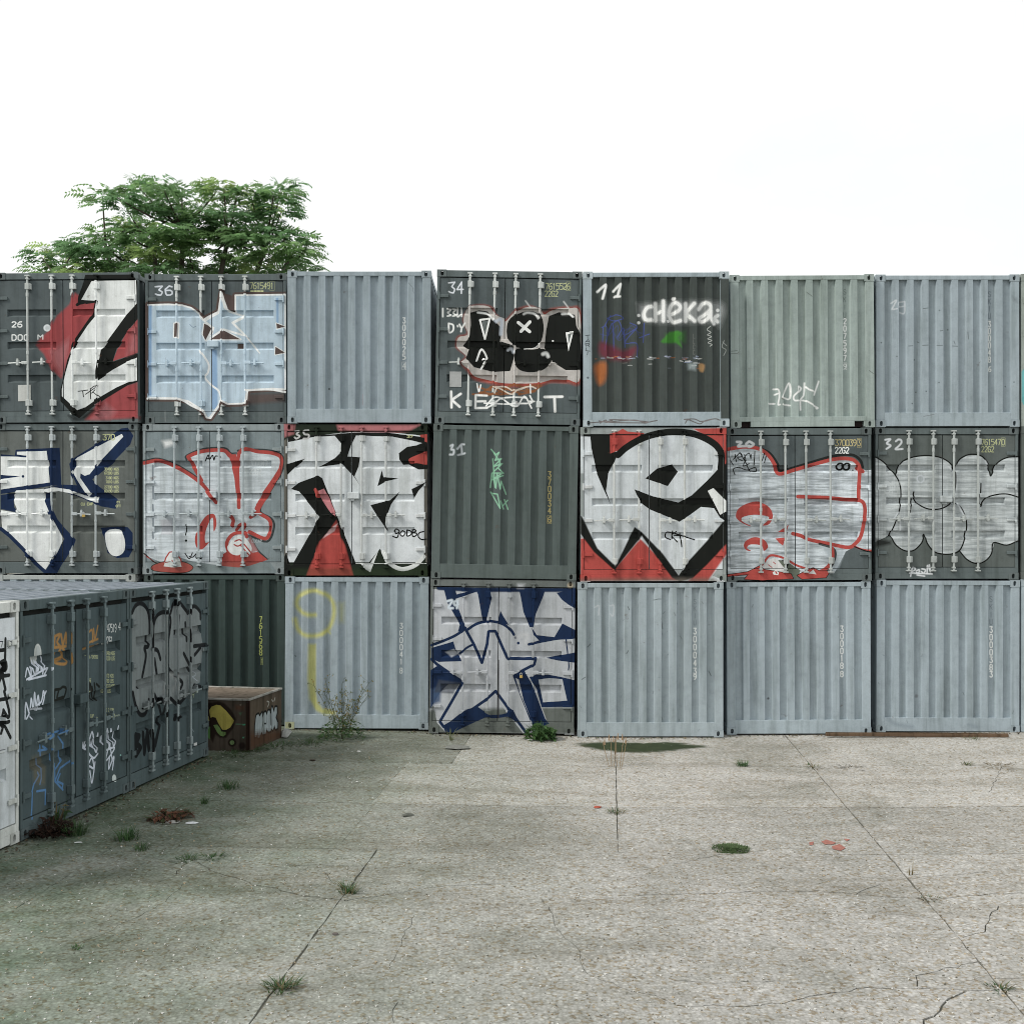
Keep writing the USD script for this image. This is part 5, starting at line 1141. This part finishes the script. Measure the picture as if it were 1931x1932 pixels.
for s, nm in (('1165,322 1185,314 1205,320 1222,325 1210,332 1180,332', 'a'), ('1205,340 1235,330 1258,345 1240,356 1210,350', 'b'), ('1120,325 1138,322 1135,335 1122,336', 'c'), ('1250,310 1275,312 1262,320', 'd')):
    r_ = zp(7, s)
    ground_sheet('paint_stain', {'a': 'largest flake of red paint on the concrete right of the moss tuft', 'b': 'red paint flake nearest the camera in the red group on the concrete', 'c': 'small red paint flake left of the larger red ones', 'd': 'tiny red paint flake farthest right in the red group'}[nm], 'paint stain', r_, 'debris', (.29, .125, .10), lift=.004)

# ---------------------------------------------------------------- plants
def leaf_blades(rng, n, h, spread, cols, width=.008, lean=.7, base_r=.05, segs=3):
    V, Fc, C = [], [], []
    for _ in range(n):
        a = rng.uniform(0, math.tau); r = rng.uniform(0, base_r)
        p = np.array([r * math.cos(a), r * math.sin(a), -.01]); b = a + rng.uniform(-.7, .7)
        d = np.array([math.cos(b), math.sin(b), 0]); L = h * rng.uniform(.45, 1.0); ln = rng.uniform(.15, lean)
        side = np.array([-d[1], d[0], 0]) * width * rng.uniform(.7, 1.3)
        c = np.array(cols[rng.randrange(len(cols))]) * rng.uniform(.75, 1.25)
        o = len(V)
        for i in range(segs + 1):
            u = i / segs; q = p + d * spread * ln * u ** 1.6 * (L / h) + np.array([0, 0, L * (u - .28 * ln * u * u)]); w = (1 - u) ** .6
            V += [q - side * w, q + side * w]; C += [c * (.8 + .3 * u)] * 2
        for i in range(segs): Fc += [[o + 2 * i, o + 2 * i + 1, o + 2 * i + 3], [o + 2 * i, o + 2 * i + 3, o + 2 * i + 2]]
    return np.array(V), np.array(Fc), np.array(C)
def broad_leaves(rng, n, r, h, cols, size=.07):
    V, Fc, C = [], [], []
    for _ in range(n):
        a = rng.uniform(0, math.tau); rad = r * math.sqrt(rng.random()); z = h * rng.uniform(.1, 1) * (1 - .6 * (rad / r) ** 2)
        c = np.array([rad * math.cos(a), rad * math.sin(a), z]); b = a + rng.uniform(-1, 1)
        d = np.array([math.cos(b), math.sin(b), rng.uniform(-.6, .8)]); d /= np.linalg.norm(d)
        s = np.cross(d, [0, 0, 1.0]); s /= np.linalg.norm(s); u = np.cross(s, d); L = size * rng.uniform(.6, 1.3); w = L * rng.uniform(.2, .34)
        o = len(V); V += [c - d * L * .5, c + s * w + u * w * .4, c + d * L * .5 - u * L * .12, c - s * w + u * w * .4]
        C += [np.array(cols[rng.randrange(len(cols))]) * rng.uniform(.7, 1.3)] * 4
        Fc += [[o, o + 1, o + 2], [o, o + 2, o + 3]]
    return np.array(V), np.array(Fc), np.array(C)
GRN = [(.05, .105, .042), (.065, .125, .045), (.075, .115, .055)]; DRY = [(.19, .15, .08), (.14, .11, .06), (.24, .20, .12)]; RED = [(.16, .055, .035), (.11, .05, .035), (.08, .035, .025)]
def plant(name, label, cat, px, py, parts, group=None, off=0.0):
    x, y, z = at1931(px, py)
    t = thing(name, label, cat, (x, y - off, surf_z(x, y)), 0, 0, group)
    for nm, (v, f, c) in parts: put(t, nm, v, f, 'foliage', c)
    return t
def tuft(label, px, py, h0, n, spread, base_r, cols=GRN, seed=0, width=.006, name='grass_tuft', cat='grass tuft', lean=.9):
    plant(name, label, cat, px, py, [('blades', leaf_blades(random.Random(seed), n, h0 * .82, spread, cols, width, lean, base_r))], 'grass tufts growing in the concrete')
tuft('bright grass tuft at the foot of the tagged blue grey container', 143, 1573, .26, 130, .24, .13, seed=1)
tuft('dark green grass tuft alone in front of the tagged blue grey container', 240, 1584, .20, 120, .22, .13, seed=2, cols=GRN[:2])
tuft('small sparse tuft just in front of the dark green one', 266, 1604, .12, 50, .12, .08, seed=3)
tuft('green tuft beside the row, farther back past the red brown weed pile', 430, 1488, .20, 90, .22, .14, seed=4)
tuft('tiny upright tuft behind the red brown weed pile', 386, 1517, .16, 40, .08, .05, seed=5)
tuft('flat tuft on the crack right of the small sparse one', 400, 1619, .07, 60, .2, .12, seed=6)
tuft('flat tuft on the crack left of its flat neighbour', 350, 1624, .07, 70, .2, .12, seed=7)
tuft('tuft with long stalks on the left joint near a crack', 656, 1684, .17, 70, .2, .09, seed=8, cols=GRN + DRY[:1])
tuft('yellowing tuft on the left joint nearest the camera', 530, 1866, .11, 120, .24, .12, seed=9, cols=DRY[:2] + GRN)
tuft('tiny sprig alone in the left foreground concrete', 147, 1790, .06, 26, .07, .04, seed=10)
tuft('tuft at the foot of the middle joint below dry stalks', 1163, 1534, .10, 60, .2, .10, seed=11, cols=GRN + DRY)
tuft('small dark tuft standing on the cross joint before container 300018 8', 1400, 1447, .16, 60, .14, .09, seed=12)
tuft('yellow green tuft on the cross joint right of the small dark tuft', 1532, 1448, .08, 50, .3, .18, seed=13, cols=GRN + DRY)
tuft('small tuft with thin stalk on the cross joint at far right', 1822, 1444, .10, 30, .14, .08, seed=14, cols=GRN + DRY)
tuft('low tuft where the right joint meets a crack', 1752, 1697, .05, 50, .18, .10, seed=15, cols=DRY + GRN[:1])
tuft('low tuft on the right joint nearest the camera', 1886, 1867, .06, 60, .16, .09, seed=16, cols=GRN + DRY)
tuft('thin dry stalk on the right joint above the crack', 1718, 1652, .22, 6, .05, .02, seed=17, cols=DRY)
tuft('dry tuft at far right end of the cross joint', 1880, 1446, .06, 60, .5, .22, seed=18, cols=DRY)
tuft('dark dry twig clump on the cross joint right of the yellow green tuft', 1602, 1449, .05, 40, .4, .18, seed=19, cols=[(.06, .055, .04)])
tuft('pale leafy tuft lying at the steel bar', 1835, 1396, .09, 40, .2, .12, seed=20, cols=[(.14, .17, .09), (.22, .22, .14)])
for i, (x, y, w) in enumerate(((440, 1424, .28), (520, 1410, .34), (585, 1404, .3), (480, 1416, .2))):
    tuft(['low weeds at the near left foot of the rusty bin', 'low weeds right of the rusty bin', 'low weeds between the rusty bin and the flowering weed', 'low weeds at the near corner of the rusty bin'][i], x, y, .10, 130, .4, w, seed=30 + i, cols=GRN + [(.07, .09, .04)], name='weed_patch', cat='weeds')
# mossy cushion
x, y, z = at1931(1378, 1605)
t = plant('moss_cushion', 'bright green flat moss cushion alone on the right slab', 'moss', 1378, 1606, [('fronds', leaf_blades(random.Random(41), 1100, .045, .06, [(.075, .125, .05), (.085, .135, .055), (.10, .135, .065)], .010, .8, .20))])
# plant with dark leaves at the star container
r1 = random.Random(51)
plant('leafy_plant', 'dark green leafy plant at the foot of the navy star container', 'plant', 1020, 1396, [('leaves', broad_leaves(r1, 130, .27, .30, [(.05, .11, .035), (.07, .14, .045), (.04, .085, .03)], .13)), ('blades', leaf_blades(r1, 150, .36, .36, [(.06, .125, .04), (.08, .15, .05)], .014, .9, .12))])
def flowering(rng, h, n, col, fcol):
    st, lv, fl = [], [], []
    tips = []
    for _ in range(n):
        a = rng.uniform(0, math.tau); ln = rng.uniform(.05, .55); L = h * rng.uniform(.5, 1)
        p = np.array([.12 * math.cos(a) * rng.random(), .08 * math.sin(a) * rng.random(), 0]); q = p
        for i in range(5):
            q2 = p + np.array([math.cos(a) * ln * L * ((i + 1) / 5) ** 1.4, math.sin(a) * ln * L * .6 * ((i + 1) / 5) ** 1.4, L * (i + 1) / 5])
            st.append(cyl(q, q2, .0035, 4)); q = q2
            for _ in range(3 if i > 0 else 1):
                b = rng.uniform(0, math.tau); e = q + np.array([math.cos(b) * .11, math.sin(b) * .11, rng.uniform(.02, .13)]) * rng.uniform(.4, 1.2) * (L + .3)
                st.append(cyl(q, e, .002, 3)); tips.append(e)
    return join(*st), tips
st, tips = flowering(r1, 1.0, 15, None, None)
V, Fc, C = broad_leaves(r1, 420, .40, .36, GRN + [(.09, .13, .05)], .065)
fV, fF, fC = [], [], []
for e in tips:
    for _ in range(2):
        c = e + np.array([r1.uniform(-.02, .02) for _ in range(3)]); o = len(fV); s = r1.uniform(.008, .014); a = r1.uniform(0, 3)
        fV += [c + s * np.array([math.cos(a), 0, math.sin(a)]), c + s * np.array([-math.sin(a), .4, math.cos(a)]), c - s * np.array([math.cos(a), 0, math.sin(a)]), c + s * np.array([math.sin(a), -.4, -math.cos(a)])]
        fF += [[o, o + 1, o + 2], [o, o + 2, o + 3]]; fC += [np.array((.30, .22, .06) if r1.random() < .4 else (.12, .14, .06))] * 4
plant('flowering_weed', 'tall airy weed with tiny yellow flowers before the yellow ring container', 'weed', 645, 1394, [('stems', (st[0], st[1], np.tile((.085, .10, .05), (len(st[0]), 1)))), ('leaves', (V, Fc, C)), ('flowers', (np.array(fV), np.array(fF), np.array(fC)))]); stage.GetPrimAtPath('/World/flowering_weed/flowers').SetCustomDataByKey('kind', 'stuff')
st = [cyl((x_, 0, 0), (x_ * 1.6 + r1.uniform(-.03, .03), 0, h_), .0042, 4) for x_, h_ in zip((-.10, -.06, -.02, .02, .06, .09), (.36, .42, .40, .44, .43, .38))]
hd = [cyl((x_ * 1.6, 0, h_ - .04), (x_ * 1.65, 0, h_ + .05), .014, 5, .005) for x_, h_ in zip((-.10, -.06, -.02, .02, .06, .09), (.36, .42, .40, .44, .43, .38))]
s_, h_ = join(*st), join(*hd)
plant('dry_stalks', 'pale dry grass stalks on the middle joint before the moss patch', 'dry grass', 1161, 1447, [('stalks', (s_[0], s_[1], np.tile((.40, .30, .19), (len(s_[0]), 1)))), ('seed_heads', (h_[0], h_[1], np.tile((.44, .32, .21), (len(h_[0]), 1))))])
tuft('pale thin stalks leaning by the left half of the navy star container', 850, 1398, .34, 10, .35, .06, seed=60, cols=[(.15, .17, .08)])
def heap(name, label, px, py, rx, h, n, cols, seed, cat='dead weeds'):
    rng = random.Random(seed); v, f, c = leaf_blades(rng, n, h, rx, cols, .012, 1.6, rx * .6); v2, f2, c2 = broad_leaves(rng, n, rx, h * .8, cols, .09)
    plant(name, label, cat, px, py, [('stems', (v, f, c)), ('leaves', (v2, f2, c2))])
heap('dead_weeds', 'red brown heap of dead weeds in the open near the left row', 322, 1546, .27, .13, 80, [(.20, .095, .06), (.15, .075, .05), (.10, .06, .045), (.06, .08, .035)], 71)
heap('dead_weeds', 'dark brown dead weeds heaped against the tagged blue grey container', 92, 1574, .30, .24, 110, [(.04, .022, .018), (.055, .03, .022), (.03, .02, .016)], 72)
x, y, z = at1931(72, 1573)
heap('live_weeds', 'straggly green weeds rising beside the dark dead heap', 105, 1560, .16, .42, 40, GRN + DRY[:1], 73, 'weed')

# ---------------------------------------------------------------- loose things
xa, ya, za = at1931(1557, 1392); xb, yb, zb = at1931(1901, 1391.5)
L = math.hypot(xb - xa, yb - ya)
t = thing('steel_bar', 'long brown rusty steel bar lying along the foot of the wall', 'steel bar', ((xa + xb) / 2, (ya + yb) / 2, max(surf_z(xa, ya), surf_z(xb, yb)) + .002), math.degrees(math.atan2(yb - ya, xb - xa)))
put(t, 'web', *bevelbox(-L / 2, L / 2, -.035, .035, .0, .05, .006), 'rusty_plate', (.13, .085, .055), 0.0)
put(t, 'flange', *bevelbox(-L / 2, L / 2, -.012, .012, .05, .062, .003), 'rusty_plate', (.12, .08, .05), 0.0)
def chunk(name, label, cat, px, py, size, col, seed, flat=.4, mat='debris'):
    rng = np.random.default_rng(seed); p = rng.normal(size=(16, 3)); p /= np.linalg.norm(p, axis=1, keepdims=True); p *= np.array([size, size * .7, size * flat]) / 2
    h = trimesh.convex.convex_hull(p); v = np.array(h.vertices); v[:, 2] -= v[:, 2].min() + .002
    x, y, z = at1931(px, py); v += (x, y, surf_z(x, y))
    q = put('/World', name, v, np.array(h.faces), mat, col); tag(stage.GetPrimAtPath(q), label, cat)
chunk('broken_slab', 'grey flat slab fragment lying before the navy star container', 'rubble', 862, 1413, .42, (.17, .175, .16), 1, .12)
chunk('concrete_block', 'pale concrete lump at the right foot of the rusty bin', 'rubble', 1019 / 1.0 * .53 - 1, 1393, .22, (.32, .33, .32), 2, .8)
chunk('litter', 'white scrap beside the red brown weed heap', 'litter', 362, 1554, .16, (.62, .64, .66), 3, .12)
chunk('litter', 'grey flat scrap just left of the white scrap', 'litter', 326, 1552, .24, (.35, .35, .33), 4, .08)
chunk('litter', 'tiny white scrap on the left concrete before the rusty bin', 'litter', 677, 1419, .07, (.75, .76, .74), 5, .3)
chunk('litter', 'small white scrap in front of the white and grey container corner', 'litter', 148, 1590, .10, (.6, .62, .62), 6, .12)
chunk('litter', 'tiny white scrap farther out from the rusty bin', 'litter', 675, 1476, .06, (.75, .76, .74), 7, .3)
chunk('litter', 'red brick flake left of the middle joint tuft', 'litter', 1127, 1525, .12, (.30, .075, .05), 8, .25)
chunk('litter', 'dark scrap on the concrete left of the light patch foot', 'litter', 768, 1540, .26, (.10, .105, .09), 9, .12)
chunk('litter', 'white scrap by the dead weeds against the left containers', 'litter', 1000 * .53, 1385, .08, (.6, .6, .6), 12, .3)
chunk('litter', 'white scrap at the foot of the star container left of its plant', 'litter', 998, 1397, .18, (.55, .56, .56), 13, .12)
chunk('litter', 'dark wooden chip on the shaded concrete right of the bin', 'litter', 590, 1436, .12, (.06, .045, .035), 14, .2)
chunk('litter', 'dark pebble in the middle of the foreground concrete', 'litter', 632, 1765, .06, (.09, .08, .075), 15, .4)
rng = np.random.default_rng(77)      # loose grit and chippings
gv, gf, gc, o = [], [], [], 0
tet = np.array([[1, 1, 1], [-1, -1, 1], [-1, 1, -1], [1, -1, -1]], float)
tf = np.array([[0, 1, 2], [0, 3, 1], [0, 2, 3], [1, 3, 2]])
for i in range(5200):
    y = 8 + 11.0 * rng.random() ** 1.3; x = rng.uniform(-.46, .46) * y
    r = tet * rng.uniform(.003, .009) * rng.uniform(.6, 1.3, (1, 3)); a = rng.uniform(0, math.tau); c, s = math.cos(a), math.sin(a)
    v = r @ np.array([[c, -s, 0], [s, c, 0], [0, 0, .7]]).T + (x, y, surf_z(x, y) + .003)
    gv.append(v); gf.append(tf + o); o += 4
    gc.append(np.tile(np.array([(.42, .42, .40), (.20, .17, .12), (.13, .125, .10), (.30, .24, .16), (.44, .44, .42)][rng.integers(5)]), (4, 1)))
q = put('/World', 'grit', np.vstack(gv), np.vstack(gf), 'debris', np.vstack(gc)); tag(stage.GetPrimAtPath(q), 'loose chippings scattered over the concrete yard', 'grit', kind='stuff')

# dead leaves and dirt blown against the feet of the containers
rng = np.random.default_rng(31); lv, lf, lc, o = [], [], [], 0
def litter_line(p, q, n, w):
    global o
    p, q = np.array(p), np.array(q); d = (q - p) / np.linalg.norm(q - p); nr = np.array([d[1], -d[0]])
    for _ in range(n):
        c = p + (q - p) * rng.random() + nr * abs(rng.normal(0, w)); s = rng.uniform(.008, .028); a = rng.uniform(0, 6.3)
        u = np.array([math.cos(a), math.sin(a), rng.uniform(-.4, .6)]) * s; v = np.array([-math.sin(a), math.cos(a), rng.uniform(-.3, .5)]) * s * .55
        c = np.array([c[0], c[1], surf_z(c[0], c[1]) + .010]); lv.extend([c - u, c + v, c + u, c - v]); lf.extend([[o, o + 1, o + 2], [o, o + 2, o + 3]]); o += 4
        lc.extend([np.array([(.10, .075, .045), (.06, .045, .03), (.05, .07, .03), (.18, .15, .10), (.035, .03, .025)][rng.integers(5)])] * 4)
for k in '34567':
    x, y, *_ = PLACE['B' + k]; litter_line((x - HW, y), (x + HW, y), 150, .10)
for near in (G0N, G1N, G2N): litter_line(near, near + np.array([dx, dy]) * CW, 170, .11)
q = put('/World', 'leaf_litter', lv, lf, 'debris', np.array(lc)); tag(stage.GetPrimAtPath(q), 'dead leaves and dirt blown against the feet of the containers', 'leaf litter', kind='stuff')

# ---------------------------------------------------------------- tree behind the wall
TY = 29.0
def tpt(px, py, y): return np.array([(px - 965.5) / 2198 * y, y, EYE - (py - 1003) / 2198 * y])
tr = random.Random(21)
root = tpt(330, 1003, TY); root[2] = 0.0
t = thing('tree', 'leafy ailanthus-like tree with feathery leaves rising behind the wall', 'tree', (root[0], root[1], ground_z(root[0])))
O = np.array([root[0], root[1], ground_z(root[0])])
CL_ = [(62, 474), (75, 505), (95, 470), (120, 505), (130, 455), (165, 485), (185, 440), (205, 500), (225, 465), (185, 360), (215, 362), (235, 385), (255, 420), (260, 345), (245, 440), (290, 340), (285, 380), (300, 425), (310, 350), (330, 390), (345, 355), (350, 440), (340, 490), (375, 400), (385, 375), (390, 440), (405, 470), (415, 350), (430, 345), (430, 395), (450, 430), (455, 360), (460, 480), (475, 395), (485, 360), (490, 440), (510, 380), (525, 420), (530, 355), (545, 345), (545, 390), (520, 470), (550, 440), (560, 480), (590, 465), (595, 495), (575, 450), (500, 500), (430, 505), (370, 505), (290, 500), (250, 490), (150, 515), (280, 465), (400, 505), (540, 505), (310, 470), (330, 440), (230, 420), (160, 460), (380, 420), (300, 380), (415, 430), (475, 440)]
wood = []
def limb(p, q, r0, r1, sag=.12, n=5):
    prev = p
    for i in range(1, n + 1):
        u = i / n; c = p + (q - p) * u + np.array([0, 0, -sag * math.sin(u * math.pi) * np.linalg.norm(q - p)])
        wood.append(cyl(prev, c, r0 + (r1 - r0) * (u - 1 / n), 6, r0 + (r1 - r0) * u)); prev = c
fork = np.array([root[0], TY, 3.2])
wood.append(cyl(np.array([root[0], TY, ground_z(root[0]) - .1]), fork, .30, 9, .22))
mains = []
for px, py in ((110, 520), (200, 470), (290, 470), (345, 430), (430, 450), (500, 470), (545, 490)):
    m = tpt(px, py, TY + tr.uniform(-.9, .9)); mains.append(m); limb(fork, m, .14, .05, -.05, 7)
V, Fc, C, o = [], [], [], 0
tones = [(.14, .255, .10), (.165, .285, .105), (.115, .225, .095), (.27, .39, .13)]
for ci, (px, py) in enumerate(CL_):
    c = tpt(315 + (px - 315) * .935, py + 11, TY + tr.uniform(-1.6, 1.6))
    m = min(mains, key=lambda q: np.linalg.norm(q - c)); limb(m, c, .035, .012, .05, 4)
    base = np.array(tones[3] if ci in (28, 36, 47, 2, 52, 53, 12) else tones[tr.randrange(3)])
    edge = py < 390 or px < 110 or px > 560
    for _ in range(26 if edge else 41):
        # one pinnate leaf: a drooping stalk with paired leaflets
        d = np.array([tr.gauss(0, 1), tr.gauss(0, 1), tr.gauss(.15, .6)]); d /= np.linalg.norm(d)
        s = c + d * tr.uniform(.02, .46) * np.array([1.0, 1.0, .7]); L = tr.uniform(.26, .50); h = np.array([d[0], d[1], 0]); h /= np.linalg.norm(h) + 1e-9
        rise = tr.uniform(-.1, .7); col = base * tr.uniform(.7, 1.35); up = np.array([tr.gauss(0, .55), tr.gauss(-.35, .55), 1.0]); side = np.cross(h, up / np.linalg.norm(up)); side /= np.linalg.norm(side)
        prev = s
        for k in range(1, 7):
            u = k / 6; p = s + h * L * u + np.array([0, 0, L * (rise * u - (rise * .7 + .22) * u * u)])
            ax = (p - prev) / np.linalg.norm(p - prev); prev = p
            for sg in (-1, 1):
                dr = side * sg * .85 + ax * .45 + np.array([0, 0, -.12 - .35 * tr.random()]); dr /= np.linalg.norm(dr)
                ll = .175 * (1 - .45 * abs(u - .45)) * tr.uniform(.8, 1.2); w = ax * ll * .23
                V += [p, p + dr * ll * .45 + w, p + dr * ll, p + dr * ll * .45 - w]; Fc += [[o, o + 1, o + 2], [o, o + 2, o + 3]]; o += 4
                C += [col * tr.uniform(.85, 1.15)] * 4
w_ = join(*wood)
put(t, 'trunk', w_[0] - O, w_[1], 'bark', (.085, .075, .055))
put(t, 'crown', np.array(V) - O, np.array(Fc), 'foliage', np.array(C))
